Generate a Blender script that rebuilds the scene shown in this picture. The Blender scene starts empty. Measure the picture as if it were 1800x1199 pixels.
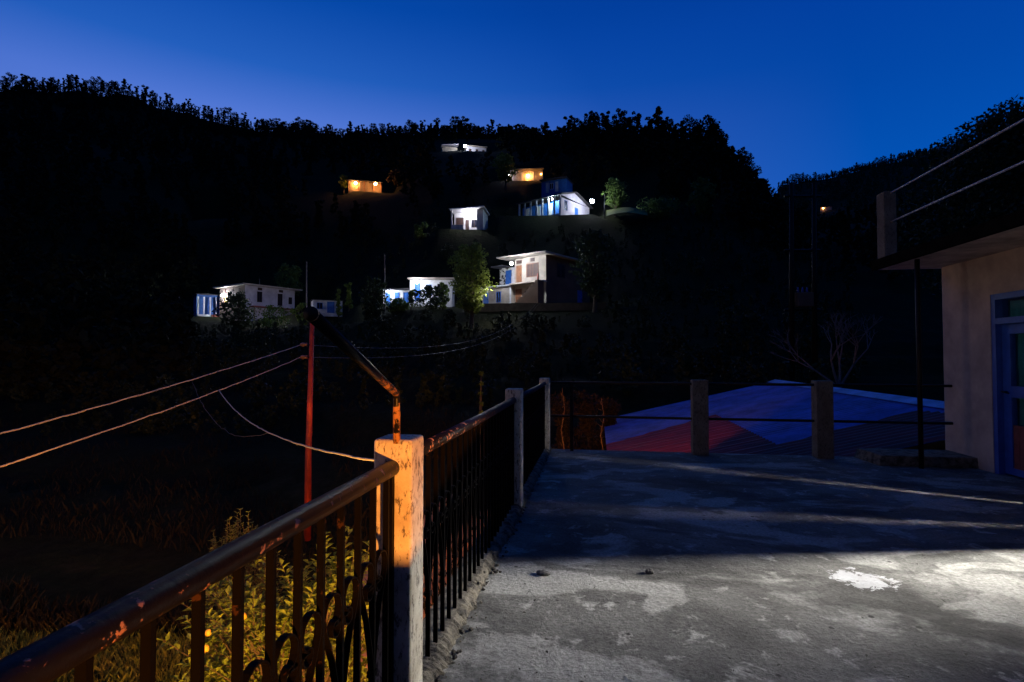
import bpy, bmesh, math, random
import numpy as np
from mathutils import Vector, noise
random.seed(7); RS = np.random.RandomState(11)
sc = bpy.context.scene
C = sc.collection
PI = math.pi

# ------------------------------------------------------------------ camera
F_PX = 950.0
YAW = math.atan(148/950); PIT = math.atan(26.5/950)
CAM = Vector((0, 0, 1.4))
cd = bpy.data.cameras.new('camera'); cam = bpy.data.objects.new('camera', cd); C.objects.link(cam)
cd.sensor_width = 36; cd.lens = 36*F_PX/1800; cd.clip_end = 3000; cd.clip_start = 0.02
cam.location = CAM; cam.rotation_euler = (PI/2+PIT, 0, YAW)
sc.camera = cam
FH = Vector((-math.sin(YAW), math.cos(YAW), 0)); RH = Vector((math.cos(YAW), math.sin(YAW), 0))
FW = FH*math.cos(PIT)+Vector((0, 0, math.sin(PIT))); UP = Vector((0, 0, math.cos(PIT)))-FH*math.sin(PIT)
def ray(px, py): return FW+RH*((px-900)/F_PX)+UP*((599.5-py)/F_PX)
def at(px, py, D): return CAM+ray(px, py)*D
def atX(px, py, X): r = ray(px, py); return CAM+r*(X/r.x)
def atY(px, py, Y): r = ray(px, py); return CAM+r*(Y/r.y)
def atZ(px, py, Z): r = ray(px, py); return CAM+r*((Z-CAM.z)/r.z)
def proj(p):
    d = Vector(p)-CAM; D = d.dot(FW)
    return (900+F_PX*d.dot(RH)/D, 599.5-F_PX*d.dot(UP)/D, D)

# ------------------------------------------------------------------ materials
def newmat(name):
    m = bpy.data.materials.new(name); m.use_nodes = True
    return m, m.node_tree.nodes, m.node_tree.links, m.node_tree.nodes['Principled BSDF']
def rampn(N, L, src, stops):
    r = N.new('ShaderNodeValToRGB'); L.new(src, r.inputs[0])
    e = r.color_ramp.elements
    while len(e) < len(stops): e.new(0.5)
    for k, (p, c) in enumerate(stops):
        e[k].position = p; e[k].color = (*c, 1) if len(c) == 3 else c
    return r.outputs[0]
def mixc(N, L, fac, a, b, mode='MIX'):
    m = N.new('ShaderNodeMix'); m.data_type = 'RGBA'; m.blend_type = mode
    if isinstance(fac, float): m.inputs[0].default_value = fac
    else: L.new(fac, m.inputs[0])
    for v, i in ((a, 6), (b, 7)):
        if isinstance(v, tuple): m.inputs[i].default_value = (*v, 1)
        else: L.new(v, m.inputs[i])
    return m.outputs[2]
def noisen(N, L, scale, detail=6, rough=.6, vec=None, dist=0):
    n = N.new('ShaderNodeTexNoise'); n.inputs['Scale'].default_value = scale; n.inputs['Detail'].default_value = detail
    n.inputs['Roughness'].default_value = rough; n.inputs['Distortion'].default_value = dist
    if vec is not None: L.new(vec, n.inputs['Vector'])
    return n.outputs['Fac']
def bumpn(N, L, h, strength, dist, B, prev=None):
    b = N.new('ShaderNodeBump'); b.inputs['Strength'].default_value = strength; b.inputs['Distance'].default_value = dist
    L.new(h, b.inputs['Height'])
    if prev is not None: L.new(prev, b.inputs['Normal'])
    L.new(b.outputs[0], B.inputs['Normal']); return b.outputs[0]
def objvec(N, scale=None):
    return N.new('ShaderNodeNewGeometry').outputs['Position']
def mat(name, c1, c2=None, scale=4, rough=.8, bump=.0, lo=.35, hi=.65, metal=0, spec=None):
    m, N, L, B = newmat(name)
    B.inputs['Roughness'].default_value = rough; B.inputs['Metallic'].default_value = metal
    if spec is not None: B.inputs['Specular IOR Level'].default_value = spec
    v = objvec(N); f = noisen(N, L, scale, 8, .65, v)
    L.new(rampn(N, L, f, [(lo, c1), (hi, c2 or tuple(x*.75 for x in c1))]), B.inputs['Base Color'])
    if bump: bumpn(N, L, noisen(N, L, scale*6, 6, .7, v), bump, .02, B)
    return m
def emat(name, col, strength):
    m, N, L, B = newmat(name)
    B.inputs['Base Color'].default_value = (*col, 1); B.inputs['Emission Color'].default_value = (*col, 1)
    B.inputs['Emission Strength'].default_value = strength
    return m
def leafmat(name, c1, c2, scale=3, trans=.25, rough=.55):
    m, N, L, B = newmat(name)
    B.inputs['Roughness'].default_value = rough; B.inputs['Specular IOR Level'].default_value = .3
    v = objvec(N); f = noisen(N, L, scale, 3, .6, v)
    col = rampn(N, L, f, [(.3, c1), (.7, c2)]); L.new(col, B.inputs['Base Color'])
    if trans:
        t = N.new('ShaderNodeBsdfTranslucent'); L.new(col, t.inputs[0])
        mx = N.new('ShaderNodeMixShader'); mx.inputs[0].default_value = trans
        L.new(B.outputs[0], mx.inputs[1]); L.new(t.outputs[0], mx.inputs[2])
        L.new(mx.outputs[0], N['Material Output'].inputs[0])
    return m

M = {}
# terrace concrete: pale worn patches, dark damp stains, brushed trowel strokes, one flake of white paint
def concrete_floor():
    m, N, L, B = newmat('terrace_concrete'); v = objvec(N)
    base = rampn(N, L, noisen(N, L, 1.3, 10, .64, v, .3), [(.34, (.095, .091, .085)), (.5, (.17, .163, .152)), (.64, (.23, .222, .208))])
    mp0 = N.new('ShaderNodeMapping'); mp0.inputs['Scale'].default_value = (.8, 1.25, 1); mp0.inputs['Location'].default_value = (3.1, 5.7, 0); L.new(v, mp0.inputs[0])
    pale = rampn(N, L, noisen(N, L, 1.25, 12, .58, mp0.outputs[0], .5), [(.515, (0, 0, 0)), (.555, (.85, .85, .85)), (.7, (1, 1, 1))])
    col = mixc(N, L, pale, base, (.41, .40, .375))
    scat = rampn(N, L, noisen(N, L, 5.0, 12, .7, v, .4), [(.56, (0, 0, 0)), (.62, (.9, .9, .9))])
    col = mixc(N, L, scat, col, (.45, .44, .41))
    mp = N.new('ShaderNodeMapping'); mp.inputs['Scale'].default_value = (.6, 1.25, 1); mp.inputs['Location'].default_value = (7.3, 2.2, 0); L.new(v, mp.inputs[0])
    dark = rampn(N, L, noisen(N, L, 1.15, 11, .6, mp.outputs[0], .5), [(.515, (0, 0, 0)), (.60, (.85, .85, .85))])
    col = mixc(N, L, dark, col, (.062, .058, .054))
    fine = noisen(N, L, 42, 8, .75, v)
    col = mixc(N, L, .8, col, rampn(N, L, fine, [(.34, (.3, .3, .3)), (.6, (1.0, 1.0, 1.0))]), 'MULTIPLY')
    # dark specks and litter stains
    vo = N.new('ShaderNodeTexVoronoi'); vo.inputs['Scale'].default_value = 5.5; L.new(v, vo.inputs['Vector'])
    vn = noisen(N, L, 14, 4, .6, v)
    ad = N.new('ShaderNodeMath'); ad.operation = 'MULTIPLY_ADD'; L.new(vn, ad.inputs[0]); ad.inputs[1].default_value = .22; L.new(vo.outputs['Distance'], ad.inputs[2])
    speck = rampn(N, L, ad.outputs[0], [(.16, (1, 1, 1)), (.20, (0, 0, 0))])
    col = mixc(N, L, speck, col, (.03, .027, .024))
    # white paint flake
    p = atZ(1512, 1018, 0)
    mp2 = N.new('ShaderNodeMapping'); mp2.vector_type = 'POINT'; L.new(v, mp2.inputs[0])
    mp2.inputs['Location'].default_value = (-p.x, -p.y, 0)
    sx = N.new('ShaderNodeSeparateXYZ'); L.new(mp2.outputs[0], sx.inputs[0])
    def mth(op, a, b):
        n = N.new('ShaderNodeMath'); n.operation = op
        for i, q in enumerate((a, b)):
            if isinstance(q, (int, float)): n.inputs[i].default_value = q
            else: L.new(q, n.inputs[i])
        return n.outputs[0]
    ex = mth('POWER', mth('DIVIDE', sx.outputs[0], .19), 2); ey = mth('POWER', mth('DIVIDE', sx.outputs[1], .15), 2)
    s = mth('ADD', mth('ADD', ex, ey), mth('MULTIPLY', mth('SUBTRACT', noisen(N, L, 11, 9, .74, v, .8), .5), 8.0))
    flake = rampn(N, L, s, [(.75, (1, 1, 1)), (.8, (0, 0, 0))])
    col = mixc(N, L, flake, col, (.52, .52, .54))
    L.new(col, B.inputs['Base Color']); B.inputs['Roughness'].default_value = .82; B.inputs['Specular IOR Level'].default_value = .3
    # trowel strokes: stretched noise in swirling directions
    rn = N.new('ShaderNodeVectorRotate'); rn.rotation_type = 'Z_AXIS'; L.new(v, rn.inputs['Vector'])
    L.new(mth('MULTIPLY', noisen(N, L, .9, 2, .5, v), 7.0), rn.inputs['Angle'])
    ms = N.new('ShaderNodeMapping'); ms.inputs['Scale'].default_value = (6, 55, 1); L.new(rn.outputs[0], ms.inputs[0])
    stroke = noisen(N, L, 1.0, 3, .6, ms.outputs[0])
    smask = rampn(N, L, noisen(N, L, 1.4, 5, .6, v), [(.46, (0, 0, 0)), (.6, (1, 1, 1))])
    b1 = bumpn(N, L, mth('MULTIPLY', stroke, smask), .8, .02, B)
    b2 = bumpn(N, L, noisen(N, L, 6, 12, .72, v), .7, .05, B, b1)
    bumpn(N, L, fine, .8, .012, B, b2)
    return m
M['floor'] = concrete_floor()
M['kerb'] = mat('kerb_concrete', (.19, .165, .13), (.035, .03, .027), 13, .95, 1.0, .42, .6)
def post_mat(name, c, dirt):
    m, N, L, B = newmat(name); v = objvec(N)
    mp = N.new('ShaderNodeMapping'); mp.inputs['Scale'].default_value = (1, 1, .4); L.new(v, mp.inputs[0])
    a = rampn(N, L, noisen(N, L, 60, 9, .7, mp.outputs[0]), [(.40, dirt), (.475, c)])
    b = rampn(N, L, noisen(N, L, 6, 6, .6, v), [(.35, (.6, .56, .5)), (.6, (1, 1, 1))])
    L.new(mixc(N, L, .85, a, b, 'MULTIPLY'), B.inputs['Base Color']); B.inputs['Roughness'].default_value = .9
    bumpn(N, L, noisen(N, L, 55, 8, .7, v), .35, .01, B)
    return m
M['post'] = post_mat('whitewashed_post', (.56, .51, .43), (.12, .10, .09))
M['greypost'] = post_mat('weathered_concrete_post', (.16, .14, .11), (.06, .05, .045))
def iron(name, base, chip, th=.60, rough=.32):
    m, N, L, B = newmat(name); v = objvec(N); B.inputs['Specular IOR Level'].default_value = .10 if rough < .41 else .02
    f = noisen(N, L, 30, 7, .6, v, .3)
    msk = rampn(N, L, f, [(th, (0, 0, 0)), (th+.03, (1, 1, 1))])
    L.new(mixc(N, L, msk, base, chip), B.inputs['Base Color'])
    L.new(rampn(N, L, msk, [(0, (rough,)*3), (1, (.8,)*3)]), B.inputs['Roughness'])
    bumpn(N, L, f, .35, .006, B)
    return m
M['rail'] = iron('black_painted_pipe', (.007, .006, .008), (.34, .18, .14), .60, .40)
M['bar'] = iron('black_painted_bar', (.0032, .0028, .0028), (.03, .014, .008), .64, .42)
def armmat():
    m, N, L, B = newmat('rusty_black_pipe'); v = objvec(N); B.inputs['Specular IOR Level'].default_value = .12; f = noisen(N, L, 26, 8, .65, v, .4)
    s = N.new('ShaderNodeSeparateXYZ'); L.new(v, s.inputs[0]); g = rampn(N, L, s.outputs[1], [(0, (0, 0, 0)), (1, (1, 1, 1))])
    mr = N.new('ShaderNodeMapRange'); L.new(s.outputs[1], mr.inputs[0]); mr.inputs[1].default_value = 1.25; mr.inputs[2].default_value = 1.75; mr.inputs[3].default_value = -.16; mr.inputs[4].default_value = .05
    a = N.new('ShaderNodeMath'); L.new(f, a.inputs[0]); L.new(mr.outputs[0], a.inputs[1])
    k = rampn(N, L, a.outputs[0], [(.54, (0, 0, 0)), (.58, (1, 1, 1))])
    L.new(mixc(N, L, k, (.006, .005, .006), (.30, .14, .06)), B.inputs['Base Color']); L.new(rampn(N, L, k, [(0, (.3,)*3), (1, (.75,)*3)]), B.inputs['Roughness'])
    bumpn(N, L, f, .4, .004, B); return m
M['armpipe'] = armmat()
M['darkiron'] = mat('dark_iron', (.006, .006, .008), (.014, .011, .010), 20, .5, spec=.15)
M['tar'] = mat('black_weathered_edge', (.004, .004, .004), (.012, .011, .010), 9, 1, .5, spec=0)
M['paleiron'] = mat('pale_painted_pipe', (.55, .50, .48), (.35, .3, .28), 20, .45)
M['redpole'] = mat('red_oxide_steel', (.46, .05, .022), (.28, .03, .016), 6, .6)
M['wire'] = mat('bare_aluminium_wire', (.5, .45, .4), (.35, .3, .26), 30, .5)
M['darkwire'] = mat('dark_wire', (.10, .085, .07), (.06, .05, .04), 30, .5)
M['ceramic'] = mat('brown_ceramic', (.35, .16, .10), (.2, .09, .05), 30, .3)
M['housewall'] = mat('stained_plaster', (.50, .41, .36), (.30, .25, .23), 2.2, .92, .25)
M['soffit'] = mat('soffit_concrete', (.66, .56, .42), (.30, .25, .19), 2.5, .9, .4)
M['bluepaint'] = mat('blue_door_paint', (.025, .10, .46), (.015, .06, .32), 8, .45)
M['boards'] = mat('dark_red_boards', (.22, .05, .05), (.12, .03, .03), 14, .55)
M['curtain_or_blocker'] = mat('teal_curtain', (.07, .36, .40), (.04, .25, .30), 6, .9)
def glass(name):
    m, N, L, B = newmat(name)
    t = N.new('ShaderNodeBsdfTransparent'); t.inputs[0].default_value = (.85, .93, .93, 1); g = N.new('ShaderNodeBsdfGlossy'); g.inputs['Roughness'].default_value = .04
    mx = N.new('ShaderNodeMixShader'); mx.inputs[0].default_value = .08
    L.new(t.outputs[0], mx.inputs[1]); L.new(g.outputs[0], mx.inputs[2]); L.new(mx.outputs[0], N['Material Output'].inputs[0])
    return m
M['glass'] = glass('door_glass')
def corrugated(name, col):
    m, N, L, B = newmat(name); v = objvec(N)
    f = noisen(N, L, 1.7, 9, .7, v)
    L.new(mixc(N, L, .9, col, rampn(N, L, f, [(.36, (.42, .42, .40)), (.6, (1, 1, 1))]), 'MULTIPLY'), B.inputs['Base Color'])
    B.inputs['Roughness'].default_value = .5
    return m
M['blueroof'] = corrugated('blue_sheet', (.085, .145, .62)); M['ridge'] = corrugated('pale_blue_ridge_sheet', (.22, .38, .78)); M['redroof'] = corrugated('maroon_sheet', (.15, .014, .016))
M['white'] = mat('whitewash', (.74, .72, .72), (.5, .48, .5), 1.2, .9, .2)
M['cream'] = mat('cream_plaster', (.55, .46, .38), (.30, .25, .21), .9, .9, .2)
M['lilac'] = mat('lilac_wash', (.62, .58, .66), (.4, .37, .45), .8, .9, .2)
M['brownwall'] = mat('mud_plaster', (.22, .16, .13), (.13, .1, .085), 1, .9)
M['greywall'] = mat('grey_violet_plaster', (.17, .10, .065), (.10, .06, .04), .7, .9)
M['stone'] = mat('whitewashed_rubble', (.6, .57, .52), (.05, .045, .04), 2.6, .95, .5, .47, .53)
M['slate'] = mat('dark_slate_roof', (.05, .045, .05), (.025, .022, .026), 2, .8)
M['wood'] = mat('brown_wood', (.30, .12, .05), (.16, .06, .03), 3, .6)
M['dkwood'] = mat('dark_wood_window', (.06, .025, .02), (.03, .015, .012), 4, .6)
M['blue'] = mat('bright_blue_paint', (.02, .14, .52), (.015, .09, .36), 2, .6)
M['redpaint'] = mat('red_floor_paint', (.33, .07, .05), (.2, .04, .03), 2, .7)
M['soil'] = mat('soil', (.035, .03, .022), (.022, .022, .014), .6, .95, .3)
M['bark'] = mat('bark', (.10, .075, .055), (.05, .038, .03), 8, .95, .4)
M['palebark'] = mat('pale_bark', (.16, .14, .15), (.09, .08, .085), 8, .9, .3)
M['ridgeleaf'] = mat('ridge_foliage', (.014, .018, .011), (.022, .026, .014), .3, .9, spec=.1)
M['leaf_mid'] = leafmat('village_foliage', (.06, .12, .022), (.14, .20, .045), .8)
M['leaf_dark'] = leafmat('dark_foliage', (.02, .035, .012), (.035, .055, .018), .8)
M['scrub'] = leafmat('scrub_foliage', (.012, .018, .006), (.035, .05, .014), .25, .15)
M['leaf_pale'] = leafmat('pale_foliage', (.10, .15, .025), (.20, .25, .05), .8, .35)
M['lemon_leaf'] = leafmat('lemon_leaf', (.09, .15, .02), (.24, .32, .05), 9, .2, .42)
M['shrub_leaf'] = leafmat('shrub_leaf', (.07, .10, .022), (.13, .16, .04), 14, .2, .5)
M['fruit'] = mat('ripe_lemon_skin', (.62, .42, .05), (.5, .3, .03), 30, .4, .2)
M['grass'] = leafmat('grass_blade', (.07, .11, .02), (.20, .19, .05), 4, .2, .6)
M['fieldgrass'] = leafmat('field_grass_blade', (.006, .005, .003), (.012, .008, .004), 1.5, .1, .8)
M['dry'] = leafmat('dry_shrub', (.012, .008, .004), (.035, .018, .008), 3, .15, .7)
M['drystalk'] = mat('dry_stalk', (.22, .12, .05), (.14, .07, .03), 12, .8)
M['path'] = mat('beaten_mud', (.36, .20, .11), (.26, .15, .09), 1.2, .95, .2)
M['rock'] = mat('grey_stone', (.14, .13, .12), (.07, .065, .06), 20, .9, .6)

# ------------------------------------------------------------------ mesh builder
class Frame:                                  # u to the right, v away from the viewer, z up
    def __init__(s, o, deg=0):
        t = math.radians(deg); s.o = Vector(o)
        s.u = RH*math.cos(t)+FH*math.sin(t); s.v = -RH*math.sin(t)+FH*math.cos(t)
    def __call__(s, u, v, z): return s.o+s.u*u+s.v*v+Vector((0, 0, z))
def LF(px, py, D, deg=0): return Frame(at(px, py, D), deg-math.degrees(math.atan((px-900)/F_PX)))
class WF:
    def __call__(s, x, y, z): return Vector((x, y, z))
W0 = WF()
class MB:
    def __init__(s): s.v = []; s.f = []
    def add(s, vs, fs):
        n = len(s.v); s.v += [tuple(p) for p in vs]; s.f += [tuple(i+n for i in f) for f in fs]; return s
    def box(s, a0, a1, b0, b1, c0, c1, fr=W0):
        P = [fr(a, b, c) for c in (c0, c1) for a, b in ((a0, b0), (a1, b0), (a1, b1), (a0, b1))]
        return s.add(P, [(3, 2, 1, 0), (4, 5, 6, 7), (0, 1, 5, 4), (1, 2, 6, 5), (2, 3, 7, 6), (3, 0, 4, 7)])
    def hexa(s, bottom, top):                 # two 4-point rings
        return s.add(list(bottom)+list(top), [(3, 2, 1, 0), (4, 5, 6, 7), (0, 1, 5, 4), (1, 2, 6, 5), (2, 3, 7, 6), (3, 0, 4, 7)])
    def tube(s, pts, r, n=8, caps=True):
        pts = [Vector(p) for p in pts]; rs = r if isinstance(r, (list, tuple)) else [r]*len(pts)
        vs = []; prev = None
        for i, p in enumerate(pts):
            t = (pts[min(i+1, len(pts)-1)]-pts[max(i-1, 0)]).normalized()
            a = prev if prev is not None else (Vector((0, 0, 1)) if abs(t.z) < .9 else Vector((1, 0, 0)))
            a = (a-t*a.dot(t)).normalized(); prev = a; b = t.cross(a)
            for k in range(n):
                q = 2*PI*k/n; vs.append(p+(a*math.cos(q)+b*math.sin(q))*rs[i])
        fs = [(i*n+k, i*n+(k+1) % n, (i+1)*n+(k+1) % n, (i+1)*n+k) for i in range(len(pts)-1) for k in range(n)]
        if caps: fs += [tuple(range(n-1, -1, -1)), tuple((len(pts)-1)*n+k for k in range(n))]
        return s.add(vs, fs)
    def ribbon(s, pts, wdir, w, th):          # flat bar bent along pts, its width along wdir
        pts = [Vector(p) for p in pts]; wd = Vector(wdir).normalized(); vs = []
        for i, p in enumerate(pts):
            t = (pts[min(i+1, len(pts)-1)]-pts[max(i-1, 0)]).normalized(); nn = t.cross(wd).normalized()
            vs += [p+wd*w/2+nn*th/2, p-wd*w/2+nn*th/2, p-wd*w/2-nn*th/2, p+wd*w/2-nn*th/2]
        fs = [(i*4+k, i*4+(k+1) % 4, i*4+4+(k+1) % 4, i*4+4+k) for i in range(len(pts)-1) for k in range(4)]
        fs += [(3, 2, 1, 0), tuple(len(vs)-4+k for k in range(4))]
        return s.add(vs, fs)
    def ball(s, c, r, nu=10, nv=7, sq=(1, 1, 1), jit=0):
        vs = [Vector(c)+Vector((0, 0, r*sq[2]))]
        for i in range(1, nv):
            for k in range(nu):
                a, b = PI*i/nv, 2*PI*k/nu; j = 1+random.uniform(-jit, jit)
                vs.append(Vector(c)+Vector((math.sin(a)*math.cos(b)*sq[0], math.sin(a)*math.sin(b)*sq[1], math.cos(a)*sq[2]))*r*j)
        vs.append(Vector(c)-Vector((0, 0, r*sq[2])))
        fs = [(0, 1+k, 1+(k+1) % nu) for k in range(nu)]
        for i in range(nv-2):
            for k in range(nu): fs.append((1+i*nu+k, 1+(i+1)*nu+k, 1+(i+1)*nu+(k+1) % nu, 1+i*nu+(k+1) % nu))
        l = len(vs)-1; fs += [(l, l-nu+(k+1) % nu, l-nu+k) for k in range(nu)]
        return s.add(vs, fs)
    def build(s, name, m, parent=None, smooth=False, bevel=0, seg=2):
        root = parent
        while root is not None and root.parent is not None: root = root.parent
        o0 = Vector(root.location) if root is not None else Vector((0, 0, 0))
        me = bpy.data.meshes.new(name); me.from_pydata([tuple(Vector(p)-o0) for p in s.v], [], s.f); me.update()
        me.materials.append(M[m] if isinstance(m, str) else m)
        if bevel:
            bm = bmesh.new(); bm.from_mesh(me)
            bmesh.ops.bevel(bm, geom=bm.edges[:], offset=bevel, segments=seg, affect='EDGES', profile=.6)
            bm.to_mesh(me); bm.free()
        if smooth: me.polygons.foreach_set('use_smooth', [True]*len(me.polygons))
        o = bpy.data.objects.new(name, me); C.objects.link(o)
        if parent is not None: o.parent = parent
        return o
def npmesh(name, V, nper, m, parent=None, mats=None, midx=None):
    """V: (k, nper, 3) separate polygons"""
    root = parent
    while root is not None and root.parent is not None: root = root.parent
    V = np.asarray(V, np.float64)
    if root is not None: V = V-np.array(root.location)
    k = V.shape[0]; me = bpy.data.meshes.new(name)
    me.vertices.add(k*nper); me.vertices.foreach_set('co', V.reshape(-1).astype(np.float32))
    me.loops.add(k*nper); me.loops.foreach_set('vertex_index', np.arange(k*nper, dtype=np.int32))
    me.polygons.add(k); me.polygons.foreach_set('loop_start', np.arange(0, k*nper, nper, dtype=np.int32))
    me.update(calc_edges=True)
    me.materials.append(M[m])
    o = bpy.data.objects.new(name, me); C.objects.link(o)
    if parent is not None: o.parent = parent
    return o
def tag(o, label=None, cat=None, group=None, kind=None):
    if label: o['label'] = label
    if cat: o['category'] = cat
    if group: o['group'] = group
    if kind: o['kind'] = kind
    return o
def thing(name, loc, label, cat, group=None):
    o = bpy.data.objects.new(name, None); o.empty_display_size = .2; C.objects.link(o); o.location = Vector(loc)
    return tag(o, label, cat, group)
def wirepts(a, b, sag, n=24, wob=0):
    a, b = Vector(a), Vector(b); out = []
    for i in range(n+1):
        t = i/n; p = a.lerp(b, t); p.z -= 4*sag*t*(1-t)
        if wob and 0 < i < n: p += Vector((random.uniform(-wob, wob), 0, random.uniform(-wob, wob)))
        out.append(p)
    return out

# ------------------------------------------------------------------ terrain
RAD = [0, 6, 10, 16, 25, 40, 60, 80, 95, 130, 170, 220, 290, 400, 600, 900, 1500]
def yz(y, D): return CAM.z+(626-y)/F_PX*D
COLS = [   # picture column -> height at each depth
 (-700, [-2.6, -2.6, -2.6, -2.6, -2, 0, 5, 12, 20, 42, 75, 110, 160, 150, 120, 80, 40]),
 (0,    [-2.6, -2.5, -3.2, -3.0, -2.2, 0, 5, 12, 20, 42, 70, yz(215, 220), yz(150, 290), 130, 110, 80, 40]),
 (200,  [-2.6, -2.5, -3.2, -3.0, -2.2, 0, 4, 8.5, 15, 38, 62, yz(240, 220), yz(155, 290), 130, 110, 80, 40]),
 (300,  [-2.6, -2.5, -3.2, -3.0, -2.2, 0, 3.6, 7.4, 13, 36, 60, 88, yz(190, 290), 125, 110, 80, 40]),
 (430,  [-2.6, -2.5, -3.2, -3.0, -2.0, .4, 3.8, 7.4, 12, 34, 58, 85, yz(220, 290), 110, 100, 80, 40]),
 (600,  [-2.6, -2.6, -3.2, -2.8, -1.4, 1.4, 5.4, 8.4, 14, 36, 60, 86, yz(236, 290), 105, 90, 80, 40]),
 (760,  [-2.6, -2.6, -3.0, -2.4, -1.0, 2.2, 7.0, 15, 24, 44, 62, 88, yz(234, 290), 105, 90, 80, 40]),
 (920,  [-2.6, -2.6, -2.8, -2.2, -.8, 2.6, 7.5, 17, 26, 46, 66, 90, yz(238, 290), 105, 90, 80, 40]),
 (1060, [-2.6, -2.6, -2.8, -2.2, -.6, 2.6, 7.4, 17, 26, 48, yz(240, 170), 84, 96, 95, 90, 80, 40]),
 (1180, [-2.6, -2.6, -2.8, -2.2, -.6, 2.8, 8.0, 18, 27, 48, yz(243, 170), 76, 88, 95, 90, 80, 40]),
 (1270, [-2.6, -2.6, -2.8, -2.2, -.6, 2.8, 8.0, 18, 26, 45, yz(262, 170), 60, 70, 90, 110, 100, 40]),
 (1330, [-2.6, -2.6, -2.8, -2.2, -.6, 2.6, 8.0, 16, 24, 38, yz(330, 170), 50, 60, 85, 140, 100, 40]),
 (1380, [-2.6, -2.6, -2.8, -2.2, -.6, 2.4, 7.6, 14, 20, 31, 42, 52, 66, 100, yz(320, 600), 120, 40]),
 (1440, [-2.6, -2.6, -2.8, -2.2, -.6, 2.2, 7.2, 13, 18, 28, 40, 52, 68, yz(372, 400), yz(312, 600), 120, 40]),
 (1520, [-2.6, -2.6, -2.8, -2.2, -.6, 2.2, 7.2, 13, 18, 28, 42, 56, 76, 120, yz(295, 600), 150, 40]),
 (1620, [-2.6, -2.6, -2.8, -2.2, -.6, 2.2, 7.2, 13, 18, 28, 42, 58, 82, 132, yz(270, 600), 160, 40]),
 (1800, [-2.6, -2.6, -2.8, -2.2, -.6, 2.2, 7.2, 13, 18, 28, 42, 62, 90, 145, yz(232, 600), 180, 40]),
 (2500, [-2.6, -2.6, -2.8, -2.2, -.6, 2.2, 7.2, 13, 18, 28, 42, 62, 90, 145, 240, 180, 40]),
]
CA = [math.atan((x-900)/F_PX) for x, _ in COLS]
def colz(az, D):
    az = max(CA[0], min(CA[-1], az))
    for k in range(len(CA)-1):
        if az <= CA[k+1]: break
    t = (az-CA[k])/(CA[k+1]-CA[k])
    def prof(h):
        for j in range(len(RAD)-1):
            if D <= RAD[j+1]: break
        s = min(1, (D-RAD[j])/(RAD[j+1]-RAD[j])); return h[j]*(1-s)+h[j+1]*s
    return prof(COLS[k][1])*(1-t)+prof(COLS[k+1][1])*t
def ground(x, y):
    d = Vector((x, y, 0)); r = d.length
    az = math.atan2(d.dot(RH), d.dot(FH)); D = r*math.cos(max(-1.0, min(1.0, az)))
    if abs(az) > 1.5: D = r*.54
    z = colz(az, D)
    if D > 14:
        amp = min(1, (D-14)/60)
        z += (noise.noise(Vector((x*.03, y*.03, 3)))*2.2+noise.noise(Vector((x*.11, y*.11, 9)))*.7)*amp
    if 18 < D < 75:                                   # field terraces: level treads and steep risers
        st = 1.25; q = z/st; fl = math.floor(q); fr = q-fl
        z = (z*.25+.75*st*(fl+max(0, (fr-.72)/.28)))
    return z+noise.noise(Vector((x*.9, y*.9, 1)))*.06
PADS = []     # level house plots cut into the slope: column, base row, front depth, half width, depth
for a_ in ((925, 531, 59.0, 8.0, 10), (470, 556, 79, 8, 10), (372, 556, 83, 4, 5), (575, 549, 75.5, 4, 4), (732, 535, 66, 6.5, 6), (822, 404, 87.5, 4.5, 6), (960, 377, 91, 7.5, 11),
        (975, 343, 107, 4, 6), (642, 335, 149.5, 7, 7), (922, 315, 129, 6.5, 6), (818, 263, 199, 12, 9), (372, 404, 149.5, 3, 5), (1452, 371, 399, 7, 8)):
    q = at(*a_[:3]); az = math.atan((a_[0]-900)/F_PX); fw = FH*math.cos(az)+RH*math.sin(az); rt = RH*math.cos(az)-FH*math.sin(az)
    PADS.append((q, fw, rt, a_[3], a_[4]))
ground0 = ground
def sst(a, b, x): t = max(0, min(1, (x-a)/(b-a))); return t*t*(3-2*t)
def ground(x, y):
    z = ground0(x, y)
    if x*x+y*y > 1200:
        for q, fw, rt, hw, dep in PADS:
            d = Vector((x-q.x, y-q.y, 0)); u = abs(d.dot(rt)); v = d.dot(fw)
            if u > hw+5 or v < -26 or v > dep+6: continue
            lat = 1-sst(hw, hw+4, u); sl = (q.z-1.4)/math.hypot(q.x, q.y)
            if v > -.5: z = z+(q.z-.03-z)*lat*(1-sst(dep, dep+5, v))
            else:
                cap = q.z-.12+v*max(.12, sl*1.04)-.25*min(1, (-v-.5)); z = z+(min(z, cap)-z)*lat*(1-sst(14, 26, -v))
    return z
def gp(px, D):                                        # ground point under a picture column at a depth
    p = at(px, 600, D); return Vector((p.x, p.y, ground(p.x, p.y)))
rr = [0.0]+[.8*1.048**i for i in range(160)]; rr = [r for r in rr if r < 1450]
na = 900; mb = MB(); angs = []
for k in range(na):
    q = 2*PI*k/na; angs.append(q)
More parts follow.
